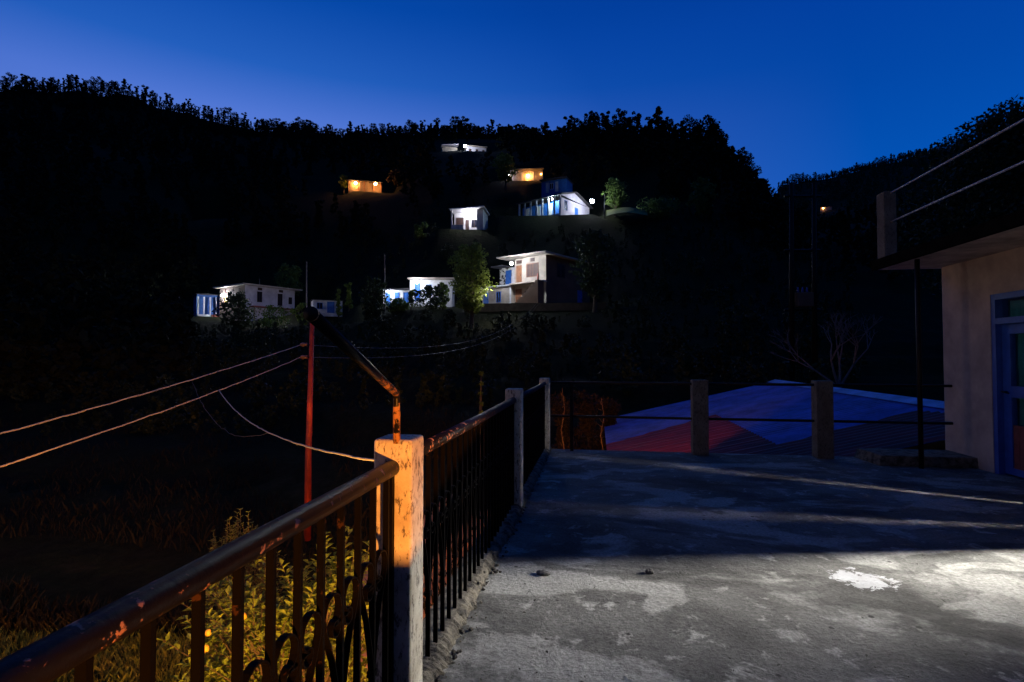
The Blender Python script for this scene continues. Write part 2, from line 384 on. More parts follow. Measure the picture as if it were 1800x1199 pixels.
# denser toward the view: warp the angle
angs = [PI+ (q-PI) - .55*math.sin(q-PI)*1.0 if False else q for q in angs]
vs = [(0, 0, ground(0, 0.01))]
for r in rr[1:]:
    for q in angs:
        d = FH*math.cos(q)+RH*math.sin(q); x, y = d.x*r, d.y*r; vs.append((x, y, ground(x, y)))
fs = [(0, 1+(k+1) % na, 1+k) for k in range(na)]
for i in range(len(rr)-2):
    for k in range(na):
        fs.append((1+i*na+k, 1+i*na+(k+1) % na, 1+(i+1)*na+(k+1) % na, 1+(i+1)*na+k))
mb.add(vs, fs)
def hillmat():
    m, N, L, B = newmat('hillside_earth'); v = objvec(N)
    a = rampn(N, L, noisen(N, L, .35, 9, .65, v), [(.35, (.016, .013, .008)), (.55, (.017, .021, .008)), (.7, (.032, .026, .015))])
    b = rampn(N, L, noisen(N, L, 3.5, 8, .7, v), [(.3, (.4, .4, .4)), (.65, (1.2, 1.2, 1.2))])
    L.new(mixc(N, L, 1.0, a, b, 'MULTIPLY'), B.inputs['Base Color']); B.inputs['Roughness'].default_value = 1; B.inputs['Specular IOR Level'].default_value = .05
    bumpn(N, L, noisen(N, L, 2.2, 9, .75, v), .8, .25, B)
    return m
M['hill'] = hillmat()
tag(mb.build('terrain', 'hill', smooth=True), 'dark terraced hillside and valley floor', None, None, 'structure')

# ------------------------------------------------------------------ terrace
XR = -.75; YF = 8.2; XW = 4.7
tag(MB().box(-.87, 9.5, -1.75, YF, -.14, 0).build('terrace_floor', 'floor'), None, None, None, 'structure')
mb = MB(); n = 1100; vs = []
for i in range(n+1):
    y = -1.7+(YF+1.65)*i/n
    e = -.695+noise.noise(Vector((0, y*2, 2)))*.008+noise.noise(Vector((0, y*9, 5)))*.006+(.02 if y > 4 else 0)
    top = .06+noise.noise(Vector((3, y*7, 1)))*.012
    e += noise.noise(Vector((2, y*30, 5)))*.011+noise.noise(Vector((2, y*90, 5)))*.010
    foot = .008+max(0, noise.noise(Vector((5, y*6, 1)))+noise.noise(Vector((5, y*31, 1)))*.7)*.05
    vs += [(-.875, y, -.15), (-.875, y, top), (-.80, y, top+.004), (e-.03, y, top-.004+noise.noise(Vector((8, y*40, 1)))*.014), (e, y, top*.55), (e+foot, y, .004)]
fs = [(i*6+k, (i+1)*6+k, (i+1)*6+k+1, i*6+k+1) for i in range(n) for k in range(5)]
mb.add(vs, fs)
tag(mb.build('terrace_kerb', 'kerb'), None, None, None, 'structure')
# room below the terrace
t = thing('lower_room', (.68, 2.8, -2.6), 'plain plastered room underneath the concrete terrace', 'building')
MB().box(.68, 9.4, 2.8, 8.0, -2.6, -.142).build('wall', 'housewall', t)
MB().box(-.12, .678, 7.97, 8.10, -2.6, -.142).build('pillar', 'housewall', t)  # added under the slab to cut the far bulb's light on the tin roof
MB().box(2.25, 5.2, -2.6, -2.4, -2.6, 4.2).build('lamp_blocker_wall', 'housewall', t)  # unseen wall added to keep the yard bulb's light off the house
MB().box(-.5, 5.0, -6, -3.0, -.075, .05).build('lamp_blocker_roof', 'housewall', t)  # unseen slab added to shade the bent pipe's upper half from the yard bulb

def wpost(y0, h, label, group='whitewashed posts of the terrace railing'):
    mb = MB().box(XR-.075, XR+.075, y0, y0+.15, .0, h)
    o = mb.build('concrete_post', 'post', bevel=.016, seg=3)
    o.data.polygons.foreach_set('use_smooth', [True]*len(o.data.polygons))
    return tag(o, label, 'post', group)
PY = [1.925, 4.88, 7.86]
wpost(PY[0], 1.09, 'whitewashed concrete post lit orange, with the bent pipe on its top')
wpost(PY[1], 1.10, 'whitewashed concrete post, the middle one along the iron railing')
wpost(PY[2], 1.08, 'whitewashed concrete post at the far corner of the terrace')

def scroll_pts(y, y_node, s):
    """bent flat bar in the railing plane: from the node up and over in a loop that ends in a small ring; s = +1/-1 side of the node"""
    out = [(y_node+s*.004, .335)]
    c = y_node+s*.0585; R = .047; zt = .72-R
    out += [(y_node+s*.02, .42), (y_node+s*.05, .53), (c+s*R*.92, zt-.03)]
    for k in range(0, 15):
        a = math.radians(-8+k*19); out.append((c+s*R*math.cos(a), zt+R*math.sin(a)))
    c2 = c-s*.018; z2 = zt-.055; r2 = .027
    for k in range(0, 13):
        a = math.radians(165+k*26); q = r2*(1-.02*k); out.append((c2+s*q*math.cos(a), z2+q*math.sin(a)))
    return [Vector((XR, p[0], p[1])) for p in out]
def railing(y0, y1, first, zoff, label, name='iron_railing'):
    t = thing(name, (XR, y0, .05), label, 'railing', 'black iron railing sections of the terrace')
    rz = .985+zoff
    MB().tube([(XR, y0, rz), (XR, (y0+y1)/2, rz-.004), (XR, y1, rz)], .0295, 18).build('handrail', 'rail', t, True)
    sp = .1165; k = 0; ys = []
    y = first
    while y > y0+.02: ys.append(y); y -= sp
    ys.sort()
    y = first+sp
    while y < y1-.02: ys.append(y); y += sp
    i0 = ys.index(first)
    for i, y in enumerate(ys):
        MB().box(XR-.01, XR+.01, y-.006, y+.006, .03, rz-.02).build('baluster', 'bar', t)
        if (i-i0) % 2 == 0:
            for s in (-1, 1):
                if y0+.04 < y+s*.11 < y1-.0:
                    MB().ribbon(scroll_pts(y, y, s), (1, 0, 0), .02, .005).build('scroll', 'bar', t)
            MB().box(XR-.013, XR+.013, y-.014, y+.014, .325, .345).build('collar', 'bar', t)
    MB().box(XR-.011, XR+.011, y1-.026, y1-.002, .03, rz-.01).build('end_bar', 'bar', t)
    return t
yb = (1.848-.75*math.sin(YAW))/math.cos(YAW)
railing(-1.4, PY[0], yb, 0, 'black iron railing with scrolls and chipped handrail running up to the orange post')
railing(PY[0]+.15, PY[1], PY[0]+.15+.06, .012, 'black iron railing with scrolls between the orange post and the middle post')
railing(PY[1]+.15, PY[2], PY[1]+.15+.06, .012, 'short dark stretch of iron railing between the middle post and the corner post')

# bent pipe on the first post
t = thing('bent_pipe', (XR+.02, 2.0, 1.09), 'bent black iron pipe with rust patches rising from the orange post', 'pipe')
p1 = at(697, 692, 2.02); p0 = Vector((p1.x+.002, p1.y, 1.075)); p2 = at(547, 552, 1.02)
d = (p2-p1).normalized()
MB().tube([p0, p1-Vector((0, 0, .02)), p1-Vector((0, 0, .006))+d*.003, p1+d*.02, p1.lerp(p2, .5), p2], .0135, 16).build('pipe', 'armpipe', t, True)
MB().tube([p2-d*.003, p2+d*.004], .0142, 16).build('end_cap', 'darkiron', t, True)

# far railing
def gpost(px, label):
    p = atY(px, 790, YF-.12)
    o = MB().box(p.x-.108, p.x+.108, YF-.23, YF-.03, 0, 1.06).build('concrete_post', 'greypost', bevel=.012)
    return tag(o, label, 'post', 'grey posts of the far terrace railing')
gpost(1230, 'square grey concrete post on the far terrace edge in front of the blue roof')
gpost(1446, 'square grey concrete post on the far terrace edge closer to the house')
t = thing('pipe_railing', (2, YF-.13, 0), 'two dark pipe rails along the far terrace edge in front of the blue roof', 'railing')
for z0, z1 in ((1.005, 1.0), (.51, .50)):
    mb = MB().tube([(XR+.08, YF-.13, z0), (XW+.02, YF-.13, z1), (XW+.16, YF-.20, z1), (XW+.17, YF-.2, z1-.05)], .019, 10)
    mb.build('pipe_rail', 'darkiron', t, True)
x = atY(1005, 700, YF-.13).x
MB().box(x-.024, x+.024, YF-.16, YF-.10, 0, 1.02).build('iron_post', 'darkiron', t)

# concrete ledge next to the house
a = atY(1527, 800, YF-.35)
tag(MB().hexa([Vector(p) for p in ((a.x, YF-.62, 0), (XW, YF-.62, 0), (XW, YF-.02, 0), (a.x-.05, YF-.02, 0))],
              [Vector(p) for p in ((a.x+.03, YF-.60, .13), (XW, YF-.6, .13), (XW, YF-.03, .13), (a.x, YF-.03, .13))]).build('concrete_step', 'kerb', bevel=.01),
    'low concrete step on the terrace at the foot of the house wall', 'step')

# stones lying on the terrace
def stone(px, py, w, h, label):
    p = atZ(px, py, 0)
    mb = MB().ball((p.x, p.y, h*.35), w, 9, 6, (1, .8, h/w), .16)
    tag(mb.build('stone', 'rock'), label, 'stone', 'stones on the terrace floor')
stone(955, 1010, .045, .02, 'flat grey stone on the terrace close to the kerb')
stone(1142, 1008, .026, .025, 'small dark lump on the terrace floor at the shadow edge')

# leaf litter: small dark curled flakes, too many to count
V = []
for k in range(170):
    px = random.uniform(780, 1795); py = 900+300*random.random()**.8
    p = atZ(px, py, 0)
    if p.x < -.6 or p.x > 4.3: continue
    a = random.uniform(0, 2*PI); l = random.uniform(.004, .014); w = l*random.uniform(.3, .6)
    if random.random() < .25: l *= 2.6; w *= .45
    dx, dy = math.cos(a), math.sin(a); z = .004
    V.append([(p.x-dx*l, p.y-dy*l, z), (p.x+dy*w, p.y-dx*w, z+w*.9), (p.x+dx*l, p.y+dy*l, z+.003), (p.x-dy*w, p.y+dx*w, z+w*.5)])
o = npmesh('leaf_litter', np.array(V), 4, 'soil'); tag(o, 'scattered dead leaves and grit on the terrace floor', 'leaf litter', None, 'stuff')

# crumbled mortar along the foot of the kerb
mb = MB()
for k in range(420):
    y = .6+6.5*random.random()**1.5; x = -.70+abs(random.gauss(0, .035)); r = random.choice([.003, .004, .006, .009, .013])
    if x > -.69 or r > .008: mb.ball((x, y, .004+r*.4+(.04 if x < -.695 else 0)), r, 5, 4, (1, random.uniform(.7, 1.3), .8), .25)
tag(mb.build('mortar_rubble', 'kerb'), 'crumbled mortar and grit along the foot of the kerb', 'rubble', None, 'stuff')

# ------------------------------------------------------------------ house on the right
ZS = 2.62
yfar = atX(1660, 700, XW).y
t = thing('terrace_house', (XW, yfar, 0), 'plastered house with a blue glazed door and flat overhanging roof', 'house')
yd1 = atX(1744, 700, XW).y; yd0 = yd1-1.02
sl1, sl0 = 5.555, 5.085; op1, op0 = 4.84, 4.15
zd = 2.14; th = .22
mb = MB()
def wseg(y0, y1, z0=0, z1=ZS): mb.box(XW, XW+th, y0, y1, z0, z1)
wseg(yd1, yfar); wseg(yd0, yd1, zd); inner = MB().box(XW+th, 9.2, 6.05, 6.15, 0, ZS-.002).box(8.0, 8.1, -2.7, 6.05, 0, ZS-.002).box(XW+th, 8.0, 3.4, 3.5, 0, ZS-.002)
wseg(5.72, yd0); wseg(op0, 5.72, 2.1); wseg(-3, op0)
mb.box(XW+th, 9.4, yfar-.22, yfar, 0, ZS); mb.box(9.2, 9.4, -3, yfar-.22, 0, ZS); mb.box(XW+th, 9.2, -3, -2.8, 0, ZS)
mb.build('wall', 'housewall', t); inner.build('added_partition', 'dkwood', t)  # unseen inner walls added, kept dark, to hold back the room bulb
mb = MB(); n = 40
xe = atY(1548, 486, yfar-.1).x
mb.box(xe, 9.4, -3, yfar+.12, ZS, ZS+.09)
mb.build('roof_slab', 'soffit', t)
mb = MB().box(xe-.012, xe+.05, -3, yfar+.13, ZS-.004, ZS+.13); mb.build('roof_edge', 'tar', t)
pp = atX(1617, 700, xe+.12)
MB().tube([(pp.x, pp.y, 0), (pp.x, pp.y, ZS)], .028, 12).build('pipe_column', 'darkiron', t, True)
dr = MB()
xd = XW+.10
for y0, y1, z0, z1 in ((yd1-.07, yd1, 0, zd), (yd0, yd0+.07, 0, zd), (yd0+.07, yd1-.07, zd-.07, zd), (yd0+.07, yd1-.07, 1.78, 1.85)):
    dr.box(xd-.092, xd+.05, y0+.001, y1-.001, z0, z1)
door = dr.build('door', 'bluepaint', t)
lf = MB()
for y0, y1, z0, z1 in ((yd1-.20, yd1-.075, .02, 1.775), (yd0+.075, yd0+.19, .02, 1.775), (yd0+.19, yd1-.2, 1.66, 1.775), (yd0+.19, yd1-.2, .92, 1.05), (yd0+.19, yd1-.2, .02, .1)):
    lf.box(xd-.03, xd+.03, y0, y1, z0, z1)
lf.build('door_leaf', 'bluepaint', door)
MB().box(xd-.012, xd-.006, yd0+.19, yd1-.2, 1.05, 1.66).build('pane', 'glass', door)
MB().box(xd-.012, xd-.006, yd0+.07, yd1-.07, 1.85, zd-.07).build('transom_pane', 'glass', door)
mb = MB()
for k in range(7):
    y = yd0+.19+k*(yd1-yd0-.39)/7; mb.box(xd-.02, xd+.01, y+.002, y+(yd1-yd0-.39)/7-.004, .1, .60)
mb.build('board_panel', 'boards', door)
MB().box(xd-.012, xd-.006, yd0+.19, yd1-.2, .60, .92).build('pane', 'glass', door)
MB().tube([(xd-.03, yd1-.14, .98), (xd-.09, yd1-.14, .98), (xd-.09, yd1-.25, .97)], .009, 8).build('handle', 'darkiron', door, True)
mb = MB()
for k in range(60):
    y0 = yd0+.1+(yd1-yd0-.13)*k/60
    y1 = yd0+.1+(yd1-yd0-.13)*(k+1)/60
    mb.add([(xd+.075+.02*math.sin(k*1.1), y0, .05), (xd+.075+.02*math.sin(k*1.1+1.1), y1, .05), (xd+.075+.02*math.sin(k*1.1+1.1), y1, 2.05), (xd+.075+.02*math.sin(k*1.1), y0, 2.05)], [(0, 1, 2, 3)])
mb.build('curtain_or_blocker', 'curtain_or_blocker', t)
# the open double door further along: leaves with daylight gaps between the boards
for y0, y1 in ((op1, sl0-.0015), (sl0+.0015, sl1-.009), (sl1+.009, 5.718)):
    MB().box(XW+.03, XW+.06, y0, y1, .004, 2.1).build('door_leaf', 'bluepaint', t)
MB().box(5.50, 5.52, 3.6, 4.968, .02, 2.6).build('curtain_or_blocker', 'dkwood', t)  # unseen panel added to cut the near side of the room bulb's beam
# roof railing of the house
ZR = ZS+.13
p = atX(1555, 420, xe+.12)
t = thing('roof_railing', (p.x, p.y, ZR), 'two thin pale rails on a concrete post along the house roof edge', 'railing')
MB().box(p.x-.07, p.x+.09, p.y-.14, p.y+.06, ZS+.09, ZR+.93).build('concrete_post', 'greypost', t, bevel=.01)
for z0, nm in ((.90, 'rail'), (.50, 'rail')):
    MB().tube([(p.x+.02, p.y-.1, ZR+z0), (p.x+.02, (p.y-3)/2, ZR+z0-.01), (p.x+.02, -3, ZR+z0)], .012, 10).build(nm, 'paleiron', t, True)

# ------------------------------------------------------------------ blue roof below the terrace
DR = 19.0
e1 = at(1061, 740, DR); r1 = at(1356, 669, DR)
Y1 = (e1.y+r1.y)/2; Xe, Ze, Xr_, Zr = e1.x, e1.z, r1.x, r1.z
Y0 = YF+.30
t = thing('tin_roof_shed', (Xr_, Y1, -2.6), 'low shed with a blue and maroon corrugated roof just beyond the terrace edge', 'shed')
def roofpt(s, y, lift=0): return Vector((Xe+(Xr_-Xe)*s, y, Ze+(Zr-Ze)*s+lift))
def sheet(y_of, s0, s1, mname, name, lift, parent, ns=2, ny=150, poly=None):
    mb = MB(); vs = []; fs = []
    for j in range(ny+1):
        y = Y0+(Y1-Y0)*j/ny
        for i in range(ns+1): vs.append(roofpt(s0+(s1-s0)*i/ns, y, lift+.022*math.sin(y*2*PI/.19)))
    for j in range(ny):
        for i in range(ns):
            a = j*(ns+1)+i; fs.append((a, a+1, a+ns+2, a+ns+1))
    mb.add(vs, fs); return mb.build(name, mname, parent)
ny = 300
sheet(None, 0, 1, 'blueroof', 'roof_sheet', 0, t, 4, ny)
# maroon sheets: the slope below a zigzag line
zz = [(1061, 784), (1258, 730), (1366, 783), (1430, 768), (1610, 724), (1720, 730)]
nrm = Vector((-(Zr-Ze), 0, Xr_-Xe)).normalized()
def roof_hit(px, py):
    r = ray(px, py); P0 = Vector((Xe, Y1, Ze)); tt = (P0-CAM).dot(nrm)/r.dot(nrm); q = CAM+r*tt
    return ((q.x-Xe)/(Xr_-Xe), q.y)
zzs = [roof_hit(*q) for q in zz]
mb = MB()
def red_at(y):                             # intervals in s covered by maroon at a given y, from the picture outline carried onto the roof
    cuts = []
    for (s0, a), (s1, b) in zip(zzs, zzs[1:]):
        if (a-y)*(b-y) <= 0 and a != b: cuts.append(s0+(s1-s0)*(y-a)/(b-a))
    return sorted(c for c in cuts)
ymax = max(q[1] for q in zzs)
prev = None; ny2 = 240
tri = [zzs[0], zzs[1], zzs[2]]
def fillpoly(poly, name):
    mb = MB(); rows = []
    ya = max(Y0, min(p[1] for p in poly)); yb_ = max(p[1] for p in poly)
    K = 160; vs = []
    for j in range(K+1):
        y = ya+(yb_-ya)*(.0005+.999*j/K); xs = []
        for (s0, a), (s1, b) in zip(poly, poly[1:]+poly[:1]):
            if (a > y) != (b > y): xs.append(s0+(s1-s0)*(y-a)/(b-a))
        xs.sort()
        if len(xs) < 2: xs = [poly[0][0]]*2
        z = .012+.022*math.sin(y*2*PI/.19)
        vs += [roofpt(max(0, xs[0]), y, z), roofpt(min(.985, xs[-1]), y, z)]
    mb.add(vs, [(2*j, 2*j+1, 2*j+3, 2*j+2) for j in range(K)])
    mb.build(name, 'redroof', t)
fillpoly([(0.0, Y0), zzs[0], zzs[1], zzs[2], (zzs[2][0], Y0)], 'maroon_sheet')
fillpoly([zzs[2], zzs[4], zzs[5], (zzs[5][0], Y0), (zzs[2][0], Y0)], 'maroon_sheet')
mb = MB()
mb.add([roofpt(.955, Y0, .035), roofpt(.955, Y1+.03, .035), roofpt(1, Y1+.03, .06), roofpt(1, Y0, .06), Vector((Xr_+.25, Y1+.03, Zr-.0)), Vector((Xr_+.25, Y0, Zr-.0))], [(0, 3, 2, 1), (3, 5, 4, 2)])
mb.build('ridge_cap', 'ridge', t)
Xr2 = Xr_+(Xr_-Xe)
mb = MB().add([(Xr_, Y0, Zr-.01), (Xr_, Y1, Zr-.01), (Xr2, Y1, Ze), (Xr2, Y0, Ze)], [(0, 3, 2, 1)]); mb.build('back_slope', 'blueroof', t)
mb = MB().box(Xe+.25, Xr2-.25, Y0+.2, Y1-.2, -2.6, Ze-.05); mb.build('wall', 'brownwall', t)

# ------------------------------------------------------------------ trees and plants
def leaves(Cn, sizes, stretch=1.7, updir=0.0):
    """diamond leaves at points Cn (k,3)"""
    k = len(Cn); a = RS.normal(size=(k, 3)); a[:, 2] += updir; a /= np.linalg.norm(a, axis=1)[:, None]
    b = RS.normal(size=(k, 3)); b -= a*(a*b).sum(1)[:, None]; b /= np.linalg.norm(b, axis=1)[:, None]
    L = sizes[:, None]*stretch/2; Wd = sizes[:, None]/2
    return np.stack([Cn-a*L, Cn+b*Wd-a*L*.1, Cn+a*L, Cn-b*Wd-a*L*.1], 1)
def clump_points(centers, radii, n_each):
    out = []
    for c, r in zip(centers, radii):
        p = RS.normal(size=(n_each, 3)); p /= np.linalg.norm(p, axis=1)[:, None]
        p *= (RS.uniform(.25, 1, n_each)**.5)[:, None]*r
        p[:, 2] *= .75; out.append(np.array(c)+p)
    return np.concatenate(out)
def crown_clumps(base, h, w, nc, low=.3, shape='round'):
    cs, rs = [], []
    for k in range(nc):
        f = low+(1-low)*(k+.5)/nc; z = h*f
        if shape == 'round': rad = w*.5*math.sqrt(max(.06, 1-((f-low)/(1-low)*2-1)**2*.92))
        elif shape == 'cone': rad = w*.5*(1.03-(f-low)/(1-low))
        else: rad = w*.5*(.55+.4*math.sin(f*7))
        a = k*2.4+random.uniform(-.5, .5); q = rad*random.uniform(.25, .85)
        cs.append((base[0]+math.cos(a)*q, base[1]+math.sin(a)*q, base[2]+z)); rs.append(max(.12*w, rad*random.uniform(.3, .55)))
    return cs, rs
def tree(name, base, h, w, label, cat='tree', leaf='leaf_mid', nc=26, nl=60, ls=.22, low=.28, shape='round', bark='bark', group=None, trunk_r=None, leafw=1.7):
    base = Vector(base); t = thing(name, base, label, cat, group)
    cs, rs = crown_clumps(base, h, w, nc, low, shape)
    tr = trunk_r or h*.022
    mb = MB().tube([base-Vector((0, 0, .3)), base+Vector((.02*h, 0, h*.3)), base+Vector((-.01*h, .01*h, h*.62)), base+Vector((0, 0, h*.9))], [tr*1.3, tr, tr*.6, tr*.15], 8)
    for c, r in list(zip(cs, rs))[::2]:
        c = Vector(c); z0 = max(.15*h, (c.z-base.z)*.62); s = base+Vector((0, 0, z0))
        mb.tube([s, s.lerp(c, .5)+Vector((0, 0, -.02*h)), c], [tr*.45, tr*.3, tr*.1], 5)
    mb.build('trunk', bark, t)
    P = clump_points(cs, rs, nl); npmesh('crown', leaves(P, RS.uniform(.6, 1.3, len(P))*ls, leafw), 4, leaf, t)
    return t
def ridge_tree_mesh(i, nc=18, nl=70, ls=.045):
    mb = MB(); kind = i % 5
    mb.tube([(0, 0, -.08), (.01, 0, .35), (random.uniform(-.03, .03), 0, .85)], [.022, .016, .006], 5)
    if kind == 0: cs, rs = crown_clumps((0, 0, 0), 1, .85, nc, .10, 'round')
    elif kind == 1: cs, rs = crown_clumps((0, 0, 0), 1, .55, nc, .08, 'wild')
    elif kind == 2: cs, rs = crown_clumps((0, 0, 0), 1, .70, nc, .06, 'cone')
    elif kind == 3: cs, rs = crown_clumps((0, 0, 0), 1, 1.0, nc, .16, 'round')
    else: cs, rs = crown_clumps((0, 0, 0), 1, .75, nc, .28, 'wild')
    for c in cs[::2]: mb.tube([(0, 0, c[2]*.6), c], [.008, .003], 4)
    P = clump_points(cs, [r*.85 for r in rs], nl); Lv = leaves(P, RS.uniform(.5, 1.3, len(P))*ls, 1.5)
    nv = len(mb.v)
    v = mb.v+[tuple(x) for x in Lv.reshape(-1, 3)]
    f = mb.f+[tuple(range(nv+4*k, nv+4*k+4)) for k in range(len(Lv))]
    me = bpy.data.meshes.new('ridge_tree'); me.from_pydata(v, [], f); me.materials.append(M['ridgeleaf']); me.update()
    return me, Lv
RT = [ridge_tree_mesh(i) for i in range(12)]
LOD = []
for i in range(12):
    me_, Lv_ = ridge_tree_mesh(i, 13, 17, .10); bpy.data.meshes.remove(me_); LOD.append(Lv_)
def ridge_point(px, dmin, dmax):
    best = None
    for k in range(60):
        D = dmin+(dmax-dmin)*k/59; g = gp(px, D); y = proj(g)[1]
        if best is None or y < best[1]: best = (g, y, D)
    return best
def ridge_tree(px, dmin, dmax, h, label, group, first=[0]):
    g, y, D = ridge_point(px, dmin, dmax)
    me = random.choice(RT)[0]; o = bpy.data.objects.new('ridge_tree', me); C.objects.link(o)
    o.location = g-Vector((0, 0, .25)); s = h; o.scale = (s*random.uniform(.9, 1.25),)*2+(s,); o.rotation_euler = (random.uniform(-.06, .06), random.uniform(-.06, .06), random.uniform(0, 6.28))
    tag(o, label, 'tree', group); return o
lab1, gr1 = 'small dark tree in the row along the high wooded ridge skyline', 'trees along the ridge skyline'
px = -8
while px < 1000:
    ridge_tree(px, 230, 320, random.choice([4.4, 5.2, 6, 6.8, 8.2])*(1.25 if px > 780 else 1), lab1, gr1); px += random.uniform(5, 12)
px = 1000
lab2, gr2 = 'larger dark tree on the nearer knoll of the ridge, steps down toward the notch', 'trees on the knoll'
lab2 = 'tall dark tree standing on the steep knoll that drops to the notch'
while px < 1368:
    ridge_tree(px, 140, 200, random.choice([5, 6.5, 7.5, 9]), lab2, gr2); px += random.uniform(8, 17)
for px, h in ((1160, 11), (1092, 9.5), (1040, 8.5), (1070, 9), (1262, 9.5), (1215, 9), (1305, 9), (1332, 8), (1248, 10.5)): ridge_tree(px, 145, 195, h, lab2, gr2)
lab3, gr3 = 'tiny dark tree on the farther bluish ridge beyond the notch', 'trees on the far ridge'
px = 1366
while px < 1790:
    ridge_tree(px, 480, 680, random.choice([4, 5, 6, 7, 9]), lab3, gr3); px += random.uniform(6, 10)

# protected picture boxes: lit houses that must stay in view
PROT = [(340, 470, 535, 560, 84), (545, 515, 610, 552, 80), (660, 460, 800, 540, 70), (785, 355, 860, 410, 90), (840, 430, 1050, 545, 66), (900, 305, 1140, 392, 110),
        (770, 240, 870, 266, 215), (600, 305, 690, 340, 155), (880, 290, 965, 318, 135), (360, 376, 384, 404, 155), (1438, 355, 1470, 374, 405), (535, 455, 548, 560, 80)]
def blocked(g, h, w):
    x, y, D = proj(g); hh = h*F_PX/D; ww = w*F_PX/D/2
    for a, b, c, d_, dd in PROT:
        if D < dd+8 and x+ww > a and x-ww < c and y > b and y-hh < d_: return True
    return False
# the wooded slopes read as one dark mass
Vq = []
def add_forest(n, pxr, dr, hr, skip=True):
    for _ in range(n):
        px = random.uniform(*pxr); D = dr[0]+(dr[1]-dr[0])*random.random()**.8; g = gp(px, D); h = random.uniform(*hr)
        if skip and blocked(g, h, h*.6): continue
        put_tree(g, h)
def put_tree(g, h):
    a = random.uniform(0, 6.28); c_, s_ = math.cos(a), math.sin(a)
    R3 = np.array([[c_, -s_, 0], [s_, c_, 0], [0, 0, 1]])*h
    Vq.append((random.choice(LOD).reshape(-1, 3)@R3.T+np.array(g)).reshape(-1, 4, 3))
px = -20
while px < 1800:                                        # undergrowth along the crests
    if px < 1020: a, b = 230, 320
    elif px < 1370: a, b = 140, 200
    else: a, b = 480, 680
    for k in range(7):
        g, y, D = ridge_point(px+random.uniform(-3, 3), a, b); g = gp(px, D+random.uniform(-34, 6)*(1 if px < 1020 else .6)); put_tree(g-Vector((0, 0, .4)), random.choice([1.4, 1.8, 2.3, 3.0])*(1 if px < 1370 else 1.3))
    px += 4
add_forest(1100, (-40, 1380), (105, 285), (4, 7))
add_forest(150, (1000, 1420), (90, 165), (4, 7))
add_forest(160, (1340, 1800), (60, 300), (4, 8)); add_forest(160, (-40, 340), (30, 110), (2.5, 6))
o = npmesh('forest', np.concatenate(Vq), 4, 'ridgeleaf'); tag(o, 'dark forest covering the mountain slopes around the village', 'forest', None, 'stuff')
Vq = []
M['hazeleaf'] = mat('haze_paled_foliage', (.045, .06, .04), (.07, .08, .05), .1, .9, spec=.1)  # leaf colour paled to stand in for haze over the far ridge
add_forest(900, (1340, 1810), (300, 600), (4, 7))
o = npmesh('far_forest', np.concatenate(Vq), 4, 'hazeleaf'); tag(o, 'bluish forest covering the farther ridge beyond the notch', 'forest', None, 'stuff'); Vq = []

Vq = []
for _ in range(3600):
    px = random.uniform(-40, 1500); D = 26+84*random.random()**.9; g = gp(px, D); h = random.choice([.4, .6, .8, 1.1, 1.6])
    if blocked(g, h, h*1.4): continue
    put_tree(g-Vector((0, 0, .1)), h)
o = npmesh('undergrowth', np.concatenate(Vq), 4, 'scrub'); tag(o, 'low scrub and weeds over the terraced slopes below the houses', 'scrub', None, 'stuff')
def T(px, py, D): return at(px, py, D)
VT = 'trees among the village houses'
def vtree(px, D, toppy, wpx, label, leaf='leaf_mid', name='leafy_tree', ls=.2, nc=26, nl=70, **k):
    g = gp(px, D); h = max(.6, at(px, toppy, D).z-g.z); return tree(name, g, h, wpx*D/F_PX, label, 'tree' if 'tree' in name else 'shrub', leaf, nc, nl, ls, **k)
vtree(828, 50, 432, 88, 'leafy green tree lit from behind in front of the two storey house', 'leaf_pale', ls=.17, nc=40, nl=90, low=.22)
vtree(1045, 54, 408, 85, 'tall dark tree beside the two storey house', 'leaf_dark', ls=.2, nc=40, low=.2)
vtree(655, 60, 488, 55, 'round dark bush in front of the low row house', 'leaf_dark', 'round_bush', ls=.2, low=.05)
vtree(700, 62, 527, 45, 'low green bush under the lamp of the row house', 'leaf_mid', 'green_bush', ls=.18, low=.05, nc=16)
vtree(722, 61, 510, 26, 'thin leafy sapling in front of the row house wall', 'leaf_mid', 'thin_sapling_tree', ls=.17, nc=12, nl=40, shape='wild')
vtree(778, 61, 498, 30, 'leafy shrub at the right end of the row house', 'leaf_mid', 'leafy_shrub', ls=.18, low=.05, nc=16)
vtree(755, 60, 505, 60, 'dark bush between the row house and the backlit tree', 'leaf_dark', 'dark_bush', ls=.18, low=.05, nc=18)
vtree(612, 72, 497, 24, 'slender pale green tree standing right of the blue doored shed', 'leaf_pale', 'slender_tree', ls=.2, nc=14, shape='wild')
vtree(594, 72, 508, 22, 'slim yellow green sapling close behind the shed roof', 'leaf_pale', 'sapling_tree', ls=.2, nc=12, shape='wild')
vtree(418, 70, 516, 62, 'broad dark bush in front of the lilac house', 'leaf_dark', 'broad_bush', ls=.2, low=.05, nc=30)
vtree(480, 68, 540, 60, 'straggly dim shrub below the lilac house wall', 'leaf_mid', 'straggly_shrub', ls=.18, low=.05, nc=18, nl=40)
vtree(508, 92, 466, 52, 'dim round tree rising behind the lilac house', 'leaf_mid', 'round_tree', ls=.24)
vtree(530, 70, 533, 30, 'pale leaved shrub between the lilac house and the pole', 'leaf_pale', 'pale_shrub', ls=.2, low=.05, nc=12)
vtree(888, 118, 270, 48, 'green lit tree beside the small white lit window high on the hill', 'leaf_pale', ls=.35, nc=22)
vtree(1082, 94, 315, 50, 'grey green tree beside the floodlit yard', 'leaf_mid', ls=.28, nc=26)
vtree(1160, 92, 352, 70, 'low spreading tree dimly lit right of the floodlit yard', 'leaf_mid', 'spreading_tree', ls=.28, nc=24, low=.1)
